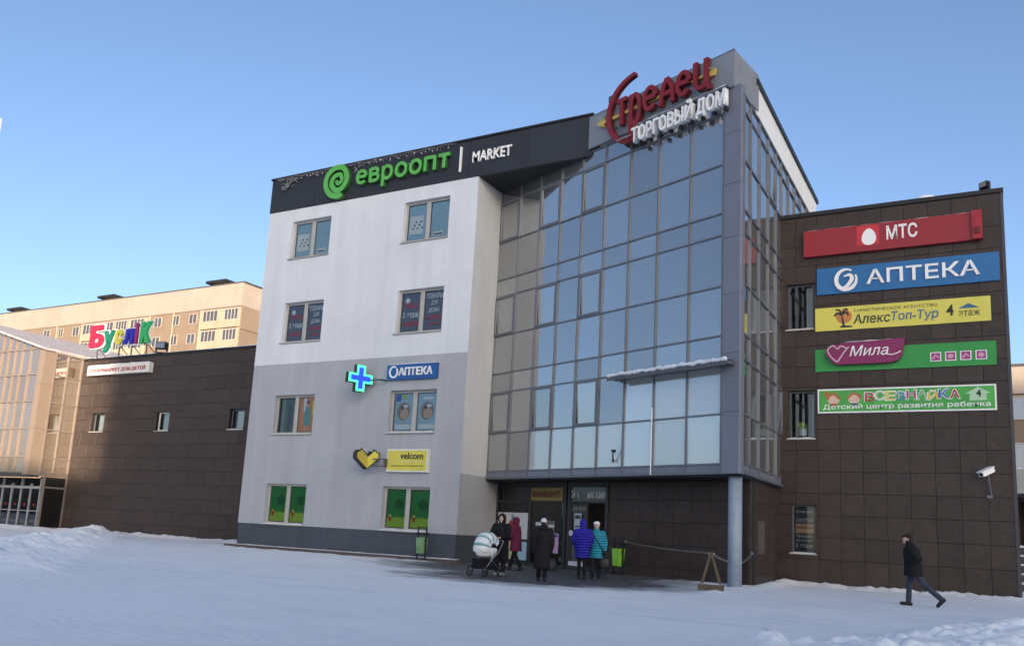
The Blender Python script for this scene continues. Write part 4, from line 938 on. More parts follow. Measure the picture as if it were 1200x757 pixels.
for k, ch in enumerate('ВСЕЗНАЙКА'):
    x = 1.52+k*.318; z = .38+.02*((k*5) % 3); put('letter', text_mesh(ch, x-.03, x+.31, z-.025, z+.31, .006, WHITEP, .045, -.066), b5); put('letter', text_mesh(ch, x, x+.28, z, z+.285, .008, WCOL[k], .012, -.073), b5)
text('lettering', 'Детский центр развития ребенка', .18, 5.20, .09, .30, .008, WHITEP, b5, .008, -.066)
sheet('house_arrow', b5, [([(4.62, .32), (5.10, .32), (5.10, .54), (5.22, .54), (4.86, .76), (4.50, .54), (4.62, .54)], pm('pale_mint', (.40, .60, .38)))], -.068); text('lettering', '4', 4.80, 4.95, .44, .66, .006, TX, b5, .03, -.071)

# signs on the white wall
c1 = sgn('pharmacy_sign', 'small blue box sign with white pharmacy lettering beside the glowing cross', -21.32, YF, 7.06)
MB().box(0, 2.42, -.16, 0, 0, .62).build('panel', mat('board_blue_small', (.014, .085, .28), .4), c1)
mb = MB(); ribbon(mb, circle(.34, .31, .19, .22, 20, 60, 400), .06, -.2, -.16); mb.build('swirl_logo', WHITEP, c1); letters('АПТЕКА', .60, 2.24, .16, .47, .05, WHITEP, c1, bold=.02, y=-.16)
snow_strip('sign_snow', c1, .02, 2.4, -.15, -.01, .62, .06, seed=50)
c2 = sgn('pharmacy_cross', 'glowing blue pharmacy cross with green neon outline on the grey wall', -22.36, YF, 7.08, 0, 'cross sign')
def plus(w_, a): return [(-a, -w_), (a, -w_), (a, -a), (w_, -a), (w_, a), (a, a), (a, w_), (-a, w_), (-a, a), (-w_, a), (-w_, -a), (-a, -a)]
rot = R(66)   # projects from the wall, turned towards the square
MB().prism(plus(.55, .20), -.13, .13).build('housing', BLKM, c2, (0, -.62, 0), rot)
MB().prism(plus(.535, .187), -.142, -.131).build('neon_outline', mat('neon_green', (.06, .85, .28), .5, var=0, emit=1.0), c2, (0, -.62, 0), rot)
MB().prism(plus(.445, .112), -.152, -.143).build('led_field', mat('led_blue', (.01, .04, .75), .5, var=0, emit=.75), c2, (0, -.62, 0), rot)
MB().box(.1, .95, -.35, -.30, -.06, .0).build('bracket', ALUD, c2); MB().box(.9, .95, -.35, 0, -.06, .0).build('bracket', ALUD, c2)
c3 = sgn('phone_shop_sign', 'yellow box sign with white border and black lettering on the grey wall', -21.0, YF, 3.35)
MB().box(0, 1.98, -.16, 0, 0, .90).build('panel', mat('frame_pale', (.62, .62, .58), .5), c3)
MB().box(.06, 1.92, -.17, -.16, .42, .84).build('yellow_field', mat('board_lemon', (.58, .52, .08), .5), c3); MB().box(.06, 1.92, -.17, -.16, .06, .40).build('yellow_field', MATS['board_lemon'], c3)
text('lettering', 'velcom', .66, 1.76, .50, .76, .012, TX, c3, .02, -.17); text('lettering', 'официальный представитель', .22, 1.78, .20, .27, .008, TX, c3, .0, -.17)
c4 = sgn('yellow_heart_sign', 'projecting yellow folded-heart box sign with snow left of the yellow sign', -21.75, YF, 3.72, 0)
mb = MB(); hp = [(0, -.38), (.52, .06), (.52, .30), (.30, .44), (.02, .18), (-.26, .44), (-.50, .28), (-.50, .04)]; mb.prism(hp, -.14, .14); mb.build('housing', BLKM, c4, (0, -.55, .05), rot)
mb = MB(); mb.prism([(0, -.33), (.48, .08), (.48, .27), (.30, .38), (.02, .12)], -.152, -.141, 0); mb.prism([(0, -.33), (.02, .12), (-.26, .38), (-.46, .25), (-.46, .06)], -.152, -.141, 1); mb.build('yellow_face', [MATS['board_lemon'], mat('board_amber', (.42, .33, .05), .5)], c4, (0, -.55, .05), rot)
snow_strip('sign_snow', c4, -.5, -.05, -.13, .13, .38, .08, seed=55, loc=(0, -.55, .05), rz=rot); snow_strip('sign_snow', c4, .1, .5, -.13, .13, .36, .08, seed=57, loc=(0, -.55, .05), rz=rot)
for z in (.08, -.2): MB().box(.2, .8, -.40, -.36, z, z+.05).build('bracket', ALUD, c4)
MB().box(.74, .8, -.36, 0, -.2, .13).build('bracket', ALUD, c4)

# signs on the low granite building
d1 = sgn('toy_letters_sign', 'multicoloured rounded letters standing on the low granite roof edge', -46.9, LY-.15, LT)
cols = [(.50, .015, .05), (.01, .16, .10), (.48, .45, .06), (.02, .02, .35), (.28, .02, .14), (.03, .35, .10)]
geo = [('Б', -.1, 1.25, .58, 1.95), ('у', 1.18, 2.20, .22, 1.55), ('с', 2.22, 3.0, .62, 1.55), ('л', 3.0, 3.95, .62, 1.52), ('і', 4.0, 4.32, .60, 1.85), ('к', 4.45, 5.45, .58, 1.85)]
for k, (ch, a, b, c, d) in enumerate(geo):
    mm = mat('toy_letter_%d' % k, cols[k], .5, var=.05)
    o = put('letter', text_mesh(ch, a+.05, b-.05, c, d, .12, mm, .05, -.12), d1); put('letter_halo', text_mesh(ch, a-.02, b+.02, c-.07, d+.07, .08, WHITEP, .085, -.03), d1)
mb = MB()
for x in (.5, 2.5, 3.6, 4.9): mb.box(x, x+.06, -.04, .02, 0, .62); mb.tube([(x+.03, 0, .6), (x+.03, .8, 0)], .025, 6)
mb.build('support', ALUD, d1)
d2 = sgn('white_shop_sign', 'long white box sign with red lettering under the multicoloured letters', -46.85, LY-.03, 9.10)
MB().box(0, 5.5, -.28, 0, 0, .58).build('panel', mat('frame_white', (.60, .58, .55), .5), d2); text('lettering', 'СУПЕРМАРКЕТ ДЛЯ ДЕТЕЙ', .28, 5.2, .13, .42, .02, mat('print_dull_red', (.30, .03, .05), .6), d2, .02, -.28)
snow_strip('sign_snow', d2, .02, 5.45, -.26, -.02, .58, .08, seed=60)
def floodlight(label, loc, rz, k=1.):
    t = thing('floodlight', label, 'floodlight', loc, rz, 'rooftop floodlights')
    MB().box(-.3*k, .3*k, -.18*k, .16*k, .22*k, .62*k).build('housing', BLKM, t); MB().box(-.26*k, .26*k, -.20*k, -.185*k, .26*k, .58*k).build('lens', FARGL, t)
    mb = MB(); mb.box(-.36*k, -.31*k, -.05, .05, 0, .5*k); mb.box(.31*k, .36*k, -.05, .05, 0, .5*k); mb.box(-.31*k, .31*k, -.05, .05, 0, .05); mb.build('bracket', BLKM, t); return t
floodlight('black floodlight on the low granite roof beside the multicoloured letters', (-40.8, LY-.05, LT), R(20))
floodlight('black floodlight with snow at the right end of the granite wing roof', (.2, YWG+.05, WT), R(-40), .5)
floodlight('black floodlight on the roof edge behind the sweeping red letter', (*G(6.45, .1), 16.92), R(-21), .55)

# ================================================================== STREET THINGS
# snow-covered steel ledge in front of the glass, with a downpipe
le = thing('glass_ledge', 'narrow metal ledge heaped with snow fixed across the right half of the glass', 'ledge', (*G(7.04, .08), 6.5), -GA)
MB().box(0, 4.86, -.48, 0, 0, .10).build('tray', ALUD, le)
hp_ = []; hr_ = []
for i in range(60): hp_.append((.03+4.8*i/59, -.47+.03*noise.noise((i*.3, 1, 0)), .12+.05*noise.noise((i*.35, 0, 7)))); hr_.append(.062+.035*noise.noise((i*.28, 3, 0))+.03*noise.noise((i*.9, 3, 5)))
MB().tube(hp_, hr_, 9).build('snow_cornice', ICE, le, smooth=True)
for k in range(3): snow_strip('snow_heap', le, .02+k*1.6, 1.66+k*1.6, -.5, -.04, .10, .16, seed=70+k, m_=ICE)
MB().box(.0, 4.86, -.50, -.47, -.06, .12).build('lip', ALUD, le)
dp = thing('drip_pipe', 'thin white pipe running down the lowest glass panes', 'pipe', (*G(8.67, .10), 3.3), -GA)
MB().tube([(0, 0, 0), (0, 0, 2.15)], .022, 8).build('pipe', WHITEP, dp)
for z in (.4, 1.5): MB().box(-.04, .04, 0, .05, z, z+.03).build('clip', ALU, dp)
br_ = thing('wall_lamp', 'small black lamp bracket fixed to the lowest glass row', 'lamp', (*G(7.05, .09), 3.80), -GA); br_.scale = (.62, .62, .62)
MB().tube([(-.08, 0, 0), (-.02, -.12, .25), (.12, -.2, .5)], .035, 8).build('arm', BLKM, br_); MB().box(.02, .22, -.28, -.12, .42, .55).build('lamp_head', BLKM, br_); MB().box(-.14, -.02, -.05, .02, -.1, .06).build('base_plate', BLKM, br_)
# security camera on the wing
cc = thing('security_camera', 'white bullet security camera on a bracket near the right edge of the wing', 'camera', (-.05, YWG-.03, 3.05))
MB().box(-.06, .10, -.03, 0, 0, .08).build('base_plate', ALU, cc); mb = MB(); mb.tube([(.06, -.02, .04), (.02, -.12, .45), (0, -.16, .66)], .02, 8); mb.tube([(-.03, -.02, .04), (-.02, -.12, .6)], .008, 6); mb.build('bracket', ALU, cc)
o = MB().box(-.09, .09, -.30, .22, -.07, .07).build('housing', WHITEP, cc, (-.02, -.18, .80)); o.rotation_euler = (R(22), 0, R(-38))
o = MB().box(-.11, .11, -.36, .24, .075, .10).build('sun_shield', WHITEP, cc, (-.02, -.18, .80)); o.rotation_euler = (R(22), 0, R(-38))
o = MB().tube([(0, -.32, 0), (0, -.30, 0)], .055, 12, round_ends=False).build('lens', BLKM, cc, (-.02, -.18, .80)); o.rotation_euler = (R(22), 0, R(-38))
# litter bins
def bin_(label, loc, rz, col):
    t = thing('litter_bin', label, 'litter bin', loc, rz, 'green litter bins in black frames')
    mb = MB()
    for x in (-.21, .21): mb.box(x-.02, x+.02, -.02, .02, 0, 1.25); mb.box(x-.02, x+.02, -.16, .16, 0, .03)
    mb.box(-.19, .19, -.02, .02, 1.21, 1.25); mb.build('frame', BLKM, t)
    mb = MB(); p0 = [(-.165, -.15), (.165, -.15), (.165, .15), (-.165, .15)]; n = len(mb.v)
    mb.v += [(x*.82, y*.82, .28) for x, y in p0]+[(x, y, .86) for x, y in p0]+[(x*.93, y*.92, .86) for x, y in p0]+[(x*.78, y*.78, .33) for x, y in p0]
    for q_ in ((3,2,1,0), (0,1,5,4), (1,2,6,5), (2,3,7,6), (3,0,4,7), (4,5,9,8), (5,6,10,9), (6,7,11,10), (7,4,8,11), (8,9,13,12), (9,10,14,13), (10,11,15,14), (11,8,12,15), (12,13,14,15)): mb.f.append(q_); mb.m.append(0)
    mb.build('bucket', col, t); MB().box(-.19, .19, -.17, .17, .96, 1.04).build('lid', BLKM, t)
    mb = MB(); mb.box(-.2, -.165, -.03, .03, .70, .78); mb.box(.165, .2, -.03, .03, .70, .78); mb.build('pivot', BLKM, t); return t
bin_('dull green litter bin in black frame before the grey wall plinth', (-18.75, 27.0, ground_z(-18.75, 27.0)), R(-8), mat('bin_dull_green', (.16, .30, .14), .6, var=.3, vs=3))
bin_('bright green litter bin in black frame beside the entrance granite wall', (-11.12, 27.66, ground_z(-11.12, 27.66)), R(-19), mat('bin_lime', (.22, .52, .05), .5, var=.06))
# timber trestle with chain
WOOD = mat('weathered_wood', (.09, .068, .046), .8, var=.3, vs=9)
tx, ty = -6.42, 22.4; tz_ = ground_z(tx, ty)
tr = thing('timber_trestle', 'a-shaped timber trestle standing in snow before the corner post', 'trestle', (tx, ty, tz_), R(12))
for s_ in (-1, 1): o = MB().box(-.035, .035, -.03, .03, 0, .98).build('leg', WOOD, tr, (s_*.27, 0, .02)); o.rotation_euler = (0, -s_*R(15.5), 0)
MB().box(-.33, .33, -.06, .02, .0, .16).build('base_board', WOOD, tr); snow_strip('board_snow', tr, -.30, .30, -.05, .01, .16, .02, seed=80)
MB().tube([(-.06, 0, .93), (.06, 0, .93)], .03, 8).build('top_knot', mat('rope', (.35, .32, .28), .9), tr)
def chain(label, a, b, sag, n):
    a, b = Vector(a), Vector(b); t = thing('barrier_chain', label, 'chain', a); mt = mat('chain_pale', (.20, .19, .18), .5, .2); key = 'link'
    mb = MB(); ring = [(math.cos(k*math.pi/4)*.058, math.sin(k*math.pi/4)*.024) for k in range(9)]; mb.tube([(x, 0, z) for x, z in ring], .007, 5, round_ends=False); me = mb.mesh('link', mt, True)
    d = b-a; rz_ = math.atan2(d.y, d.x)
    for k in range(n):
        u = (k+.5)/n; p = d*u; z = p.z-sag*4*u*(1-u); sl = -sag*4*(1-2*u)/d.xy.length+d.z/d.xy.length
        o = put('link', me, t, (p.x, p.y, z)); o.rotation_euler = Matrix.Rotation(rz_, 3, 'Z').to_4x4().to_euler(); o.rotation_euler = (Matrix.Rotation(rz_, 3, 'Z') @ Matrix.Rotation(-math.atan(sl), 3, 'Y') @ Matrix.Rotation(R(90*(k % 2)), 3, 'X')).to_euler()
    return t
top = Vector((tx, ty, tz_+.95)); wq = E0+ed*6.9
chain('sagging chain from the granite wall beside the bin to the timber trestle', (wq.x+.0, wq.y-.06, 1.12), top, .05, 62)
chain('short chain from the timber trestle to the corner post', top, (pc[0]-.1, pc[1]-.23, .72), .03, 24)
chain('short chain rising from the corner post to the granite corner', (pc[0]+.2, pc[1]+.05, .70), (-6.40, 26.70, .98), .02, 10)
MB_e = MB().tube([(0, 0, 0), (0, .06, 0)], .05, 8).build('chain_anchor', ALU, bld, W(-6.40, 26.62, .98)); MB().tube([(0, 0, 0), (0, .08, 0)], .05, 8).build('chain_anchor', ALU, bld, W(wq.x, wq.y-.08, 1.12))
# frosted light garland under the parapet edge
gd = thing('light_garland', 'frosted icicle-light garland tangled along the left part of the black parapet', 'garland', (-28.7, YF-.1, 16.9))
gm = mat('frosted_wire', (.20, .20, .21), .7); rg = random.Random(5)
mb = MB(); mb.tube([(k*.25, -.02, -.02+.03*math.sin(k*1.7)) for k in range(41)], .012, 5); mb.build('main_wire', gm, gd)
mb = MB()
for k in range(52):
    x = .2+9.6*k/51; L_ = rg.choice((.08, .12, .18, .22, .14)); pts = [(x, -.03, 0)]
    for j in range(4): pts.append((x+rg.uniform(-.09, .09), -.03-rg.uniform(0, .05), -L_*(j+1)/4))
    mb.tube(pts, .010, 4)
for k in range(26):
    x = rg.choice((.7, .85, 1.0, 1.1, 4.6, 5.0, 7.9))+rg.uniform(-.3, .3); z = -rg.uniform(.1, .55); mb.tube([(x, -.04, z), (x+rg.uniform(-.2, .2), -.06, z+rg.uniform(-.1, .15)), (x+rg.uniform(-.2, .2), -.04, z+rg.uniform(-.15, .1))], .02, 4)
mb.build('drop_wires', gm, gd)
mb = MB()
for k in range(50): x = .2+9.6*rg.random(); mb.ball((x, -.05, -rg.uniform(.02, .2)), .022, .022, .028, 0, 6, 4)
tag(mb.build('bulbs', mat('frosted_bulb', (.5, .5, .52), .5), gd), kind='stuff')

# ================================================================== PEOPLE
def remeshed(mb, name, mats, vox=.014, sm=4):
    """closed overlapping volumes fused into one continuous skin"""
    me = mb.mesh(name, mats); o = bpy.data.objects.new('tmp', me); COL.objects.link(o)
    md = o.modifiers.new('r', 'REMESH'); md.mode = 'VOXEL'; md.voxel_size = vox
    s_ = o.modifiers.new('s', 'SMOOTH'); s_.iterations = sm; s_.factor = .5
    dg = bpy.context.evaluated_depsgraph_get(); out = bpy.data.meshes.new_from_object(o.evaluated_get(dg), depsgraph=dg)
    bpy.data.objects.remove(o); bpy.data.meshes.remove(me); out.name = name
    out.polygons.foreach_set('use_smooth', [True]*len(out.polygons)); return out
def hand(mb, wrist, d, nrm, curl=.5, sgn_=1, g=1.):
    d = Vector(d).normalized(); nrm = Vector(nrm); nrm = (nrm-d*nrm.dot(d)).normalized(); sd_ = d.cross(nrm)*sgn_; wv = Vector(wrist)
    mb.tube([wv, wv+d*.05, wv+d*.085], [.026*g, .034*g, .033*g], 10, sx=.62, axis=tuple(nrm))
    for k, ln in enumerate((.066, .076, .072, .056)):
        b = wv+d*.085+sd_*(.027-.018*k); m1 = b+d*ln*.5*(1-.3*curl)+nrm*ln*.28*curl; m2 = m1+d*ln*.5*(1-curl)+nrm*ln*.55*curl
        mb.tube([b-d*.02, b, m1, m2], [.0095*g, .0095*g, .009*g, .0075*g], 7)
    t0 = wv+d*.03+sd_*.028; mb.tube([t0, t0+sd_*.025+d*.022+nrm*.012*curl, t0+sd_*.028+d*.055+nrm*.03*curl], [.012*g, .0105*g, .008*g], 7)
SKIN = mat('skin', (.52, .34, .26), .6, var=.05)
def person(label, loc, facing, H, legs, arms, lean=0., head_yaw=0., head_pitch=0., coat=None, hem=.55, flare=1., collar=True, hood=None, hat=None, trousers=None, boots=None, hair=None, boot_h=.22, tight=1., scarf=None, gloves=None, mouth=True, head_fwd=0., bulk=1.12):
    """local frame: faces -Y, feet at z=0, metres at 1.70 m tall"""
    k = H/1.70; t = thing('person', label, 'person', loc, facing, 'people outside the shopping centre'); t.scale = (k, k, k)
    sl = math.sin(lean); top = lambda z: -sl*max(0, z-.9)          # forward lean moves upper body to -Y
    sh_z = 1.40
    hd = Vector((0, top(1.58)-.01-head_fwd, 1.585-.35*head_fwd))
    body = MB()
    body.rings([(0, top(z), z, rx, ry) for z, rx, ry in ((.80, .13, .09), (.88, .16, .11), (1.0, .145, .10), (1.12, .14, .10), (1.27, .165, .115), (1.38, .15, .095), (1.43, .07, .06))], 14)
    body.tube([(0, top(1.38), 1.38), (hd.x, hd.y+.015, 1.50)], [.055, .05], 10)
    for sgn_, (hip, kn, an) in zip((-1, 1), legs):
        body.tube([hip, kn, an], [.075, .052, .036], 10); f_ = Vector(an); up = (Vector(kn)-f_).normalized(); fw_ = Vector((0, -1, 0)); fw_ = (fw_-up*fw_.dot(up)).normalized(); body.tube([f_-up*.045-fw_*.03, f_-up*.05+fw_*.12], [.03, .026], 8)
    for sgn_, (sh, el, wr, hdv, hn, curl) in zip((-1, 1), arms):
        body.tube([sh, el, wr], [.05, .04, .028], 10); hand(body, wr, hdv, hn, curl, sgn_)
    # head with brow, nose, chin and ears, turned on the neck
    hb = MB(); hb.ball((0, 0, .02), .073, .088, .105, 0, 16, 10); hb.ball((0, -.02, -.055), .055, .068, .06, 0, 14, 8); hb.tube([(0, -.085, .02), (0, -.105, -.018)], [.010, .016], 8); hb.ball((0, -.06, -.095), .03, .028, .022, 0, 10, 6); hb.ball((0, -.08, .035), .05, .014, .012, 0, 10, 6)
    for s_ in (-1, 1): hb.ball((s_*.076, .012, -.005), .012, .02, .032, 0, 8, 6)
    rot_ = Matrix.Rotation(head_yaw, 3, 'Z') @ Matrix.Rotation(head_pitch, 3, 'X'); n0 = len(body.v)
    body.v += [tuple(rot_ @ Vector(v)+hd) for v in hb.v]; body.f += [tuple(i+n0 for i in f_) for f_ in hb.f]; body.m += hb.m
    put('body', remeshed(body, 'body', SKIN, .010, 2), t)
    def head_part(name, mb, m_, vox=None):
        mb.v = [tuple(rot_ @ Vector(v)+hd) for v in mb.v]
        return put(name, remeshed(mb, name, m_, vox, 3) if vox else mb.mesh(name, m_, True), t)
    for s_ in (-1, 1): e_ = MB(); e_.ball((s_*.03, -.082, .018), .012, .008, .008, 0, 8, 5); head_part('eye', e_, mat('eye_dark', (.03, .02, .02), .3))
    if mouth: e_ = MB(); e_.ball((0, -.088, -.052), .024, .007, .006, 0, 8, 5); head_part('mouth', e_, mat('lips', (.34, .12, .11), .5))
    if hair: h_ = MB(); h_.ball((0, .015, .045), .083, .092, .095, 0, 14, 8); h_.ball((0, .06, -.02), .07, .05, .08, 0, 12, 8); head_part('hair', h_, hair, .012)
    # trousers, boots
    tr_ = MB(); tr_.rings([(0, top(z), z, rx*tight, ry*tight) for z, rx, ry in ((.78, .13, .10), (.86, .175, .125), (1.0, .16, .115))], 14)
    for hip, kn, an in legs:
        hip, kn, an = map(Vector, (hip, kn, an)); tr_.tube([hip, hip.lerp(kn, .5), kn, kn.lerp(an, .5), an+Vector((0, 0, .03))], [.092*tight, .082*tight, .068*tight, .066*tight, .066*tight], 12)
    put('trousers', remeshed(tr_, 'trousers', trousers, .014, 3), t)
    for hip, kn, an in legs:
        an, kn = Vector(an), Vector(kn); up = (kn-an).normalized(); fw_ = Vector((0, -1, 0)); fw_ = (fw_-up*fw_.dot(up)); fw_.normalize()
        b_ = MB(); b_.tube([an+up*boot_h, an+up*.06, an-up*.01], [.056, .052, .05], 10); b_.tube([an-up*.045-fw_*.05, an-up*.05+fw_*.06, an-up*.055+fw_*.165], [.042, .045, .036], 10, sx=1.05); b_.tube([an-up*.075-fw_*.055, an-up*.075+fw_*.16], [.028, .03], 8, sx=1.3)
        put('boot', remeshed(b_, 'boot', boots, .010, 3), t)
    # coat: torso, skirt, sleeves
    c_ = MB(); B = bulk; zz = [(hem, .215*flare*B, .18*flare*B), (hem+.10, .215*flare*B, .175*flare*B), ((hem+.95)/2, .21*(1+flare)/2*B, .17*(1+flare)/2*B), (.95, .205*B, .162*B), (1.08, .20*B, .158*B), (1.22, .21*B, .16*B), (1.33, .205*B, .15*B), (1.41, .15, .118), (1.46, .10, .095)]
    zz = sorted(zz); c_.rings([(0, top(z), z, a, b) for z, a, b in zz], 18)
    for sh, el, wr, hdv, hn, curl in arms:
        sh, el, wr = map(Vector, (sh, el, wr)); c_.tube([sh, sh.lerp(el, .5), el, el.lerp(wr, .6), wr], [.088*bulk, .086*bulk, .078*bulk, .070*bulk, .062*bulk], 12)
    if collar: c_.rings([(hd.x, top(1.45), 1.43, .095, .09), (hd.x, hd.y+.02, 1.50, .088, .085), (hd.x, hd.y+.025, 1.53, .08, .075)], 14)
    put('coat', remeshed(c_, 'coat', coat, .015, 4), t)
    if hood == 'up':
        h_ = MB(); h_.ball((0, .03, .02), .108, .115, .135, 0, 16, 10); h_.ball((0, .05, -.07), .10, .09, .08, 0, 14, 8); o = head_part('hood', h_, coat, .013)
        f_ = MB(); f_.tube([(.078*math.cos(a)*1.05, -.062, .01+.115*math.sin(a)) for a in [R(-50+i*20) for i in range(15)]], .020, 8); head_part('hood_trim', f_, coat)
        fb = MB(); fb.ball((0, -.066, -.012), .058, .032, .078, 0, 14, 8); head_part('face', fb, SKIN)
    elif hood == 'down':
        h_ = MB(); h_.ball((0, top(1.44)+.09, 1.45), .13, .075, .085, 0, 14, 8); put('hood', remeshed(h_, 'hood', coat, .014, 3), t)
    if hat:
        kind, hm = hat; h_ = MB()
        if kind == 'beret': h_.ball((0, .015, .08), .105, .112, .072, 0, 16, 8); h_.ball((0, .005, .04), .086, .098, .06, 0, 14, 6)
        elif kind == 'beanie': h_.ball((0, .008, .055), .086, .100, .088, 0, 16, 8); h_.rings([(0, .006, .025, .086, .10), (0, .006, .06, .09, .103)], 16)
        else: h_.ball((0, .008, .058), .083, .098, .062, 0, 16, 8); h_.tube([(-.05, -.09, .04), (0, -.13, .032), (.05, -.09, .04)], [.02, .026, .02], 8)
        head_part('hat', h_, hm, .010)
    if gloves:
        for sgn_, (sh, el, wr, hdv, hn, curl) in zip((-1, 1), arms): gm_ = MB(); hand(gm_, wr, hdv, hn, curl, sgn_, 1.3); put('glove', remeshed(gm_, 'glove', gloves, .009, 1), t)
    return t
def LG(x, hip_y=0, kn=(0, .50), an=(0, .10), hz=.86): return ((x, hip_y, hz), (x*1.05, kn[0], kn[1]), (x*1.08, an[0], an[1]))
STAND = (LG(-.085), LG(.085))
def cloth(name, c, r=.85, var=.18): return mat('cloth_'+name, c, r, var=var, vs=7, bump=.8, bs=9, spec=.25)
BLKC, BLKT, NAVYT = cloth('black', (.008, .008, .011)), cloth('black_trousers', (.007, .007, .009)), cloth('navy_trousers', (.010, .013, .022))
BOOTB = mat('boot_black', (.010, .010, .011), .5)
def puffer(name, c):                     # quilted jacket: horizontal stitched channels
    mt = mat('puffer_'+name, c, .55, var=.1, vs=5, spec=.3); N = mt.node_tree.nodes; L = mt.node_tree.links
    tc = N.new('ShaderNodeTexCoord'); wv = N.new('ShaderNodeTexWave'); wv.bands_direction = 'Z'; wv.inputs['Scale'].default_value = 4.2; wv.inputs['Distortion'].default_value = .8; wv.inputs['Detail'].default_value = 2
    L.new(tc.outputs['Object'], wv.inputs['Vector']); bp = N.new('ShaderNodeBump'); bp.inputs['Strength'].default_value = .9; bp.inputs['Distance'].default_value = .05
    L.new(wv.outputs[0], bp.inputs['Height']); L.new(bp.outputs[0], N['Principled BSDF'].inputs['Normal']); return mt
def gz(x, y): return ground_z(x, y)
def arm(s_, el, wr, d=(0, 0, -1), n=(0, -1, 0), curl=.5): return ((s_*.19, 0, 1.37), el, wr, d, n, curl)
def arm_lean(a, lean):
    (sh, el, wr, d, n, c) = a; return ((sh[0], sh[1]-math.sin(lean)*.47, sh[2]), el, wr, d, n, c)
# 1 black coat, pale hat, seen from behind, walking to the doors, bag in the right hand
P1 = (-10.41, 20.57)
person('person in a long black coat and white knitted hat seen from behind', (*P1, gz(*P1)), R(207), 1.62, (LG(-.08, 0, (-.04, .50), (.05, .11)), LG(.08, 0, (-.05, .50), (-.12, .095))),
  (arm(-1, (-.25, .03, 1.12), (-.24, -.06, .88)), arm(1, (.25, .02, 1.12), (.25, -.02, .86))), coat=BLKC, hem=.34, flare=1.03, bulk=1.06, gloves=BLKC,  trousers=BLKT, boots=BOOTB, hat=('beanie', cloth('pale_knit', (.55, .56, .60))), hood='down', hair=cloth('dark_hair', (.03, .02, .015)))
# 2 pram pusher, black with hood, facing the square
P2 = (-12.35, 21.75)
person('person in black hooded coat standing behind the white pram', (*P2, gz(*P2)), R(8), 1.72, STAND,
  (arm(-1, (-.25, -.10, 1.13), (-.16, -.36, 1.06), (0, -1, -.1), (0, 0, -1), .8), arm(1, (.25, -.12, 1.12), (.10, -.34, 1.06), (-.2, -1, -.1), (0, 0, -1), .8)), coat=BLKC, hem=.42, trousers=NAVYT, boots=mat('boot_pale', (.45, .46, .48), .6), hood='up', boot_h=.10)
# 3 maroon coat in profile facing left
P3 = (-13.85, 25.4)
person('person in maroon hooded coat in profile, holding a blue bag', (*P3, gz(*P3)), R(-78), 1.72, (LG(-.08, 0, (-.10, .50), (-.20, .095)), LG(.08, 0, (.02, .50), (.20, .12))),
  (arm(-1, (-.25, -.10, 1.12), (-.20, -.32, 1.18), (0, -.9, .5), (0, 0, 1), .7), arm(1, (.25, -.12, 1.10), (.20, -.34, 1.00), (0, -.8, -.4), (0, 0, -1), .8)), lean=.06, coat=cloth('maroon', (.10, .012, .035)), hem=.62, gloves=BLKC, trousers=BLKT, boots=BOOTB, hood='up')
# 4 royal blue quilted coat from behind
P4 = (-10.54, 23.4)
person('person in royal blue quilted coat with raised hood seen from behind', (*P4, gz(*P4)), R(203), 1.70, (LG(-.075, 0, (.02, .50), (.10, .12)), LG(.075, 0, (-.05, .50), (-.06, .095))),
  (arm(-1, (-.26, 0, 1.12), (-.22, -.14, .94)), arm(1, (.26, 0, 1.12), (.20, -.16, .96))), coat=puffer('royal_blue', (.030, .022, .36)), hem=.60, flare=.96, bulk=1.04, gloves=BLKC,  trousers=BLKT, boots=BOOTB, hood='up', tight=.86, boot_h=.28)
# 5 turquoise jacket facing the camera, white beret
P5 = (-10.36, 24.0)
person('person in turquoise jacket and white beret coming out of the doors', (*P5, gz(*P5)), R(16), 1.66, (LG(-.085, 0, (-.06, .50), (-.10, .095)), LG(.085, 0, (.0, .50), (.10, .11))),
  (arm(-1, (-.27, .02, 1.12), (-.20, -.14, .96)), arm(1, (.27, .03, 1.12), (.27, -.05, .88))), head_pitch=R(-18), head_yaw=R(10), lean=.05, coat=puffer('turquoise', (.03, .30, .42)), hem=.62, bulk=1.04, gloves=BLKC, trousers=NAVYT, boots=BOOTB, hat=('beret', cloth('white_knit', (.62, .63, .66))), hair=cloth('grey_hair', (.25, .22, .20)))
# 6 man striding left across the snow, hands in pockets
P6 = (-1.68, 22.85)
person('man in black jacket, cap and jeans striding left past the granite wing', (*P6, gz(*P6)), R(-84), 1.68, (((-.09, .0, .86), (-.09, -.10, .50), (-.09, -.12, .095)), ((.09, .02, .86), (.09, .20, .54), (.09, .56, .20))),
  (((-.20, -.06, 1.35), (-.29, .10, 1.12), (-.20, -.03, .98), (.3, -.35, -.8), (1, 0, 0), .6), ((.20, -.06, 1.35), (.29, .12, 1.12), (.20, -.03, .98), (-.3, -.35, -.8), (-1, 0, 0), .6)), lean=.08, head_pitch=R(-14), head_fwd=.05, coat=cloth('black_jacket', (.009, .009, .010)), hem=.70, flare=1.0, bulk=1.25, trousers=mat('denim', (.030, .040, .065), .85, var=.3, vs=6, bump=.3, bs=40), boots=BOOTB, hat=('cap', cloth('black_cap', (.008, .008, .009))), hair=cloth('dark_hair', (.03, .02, .015)), boot_h=.10)
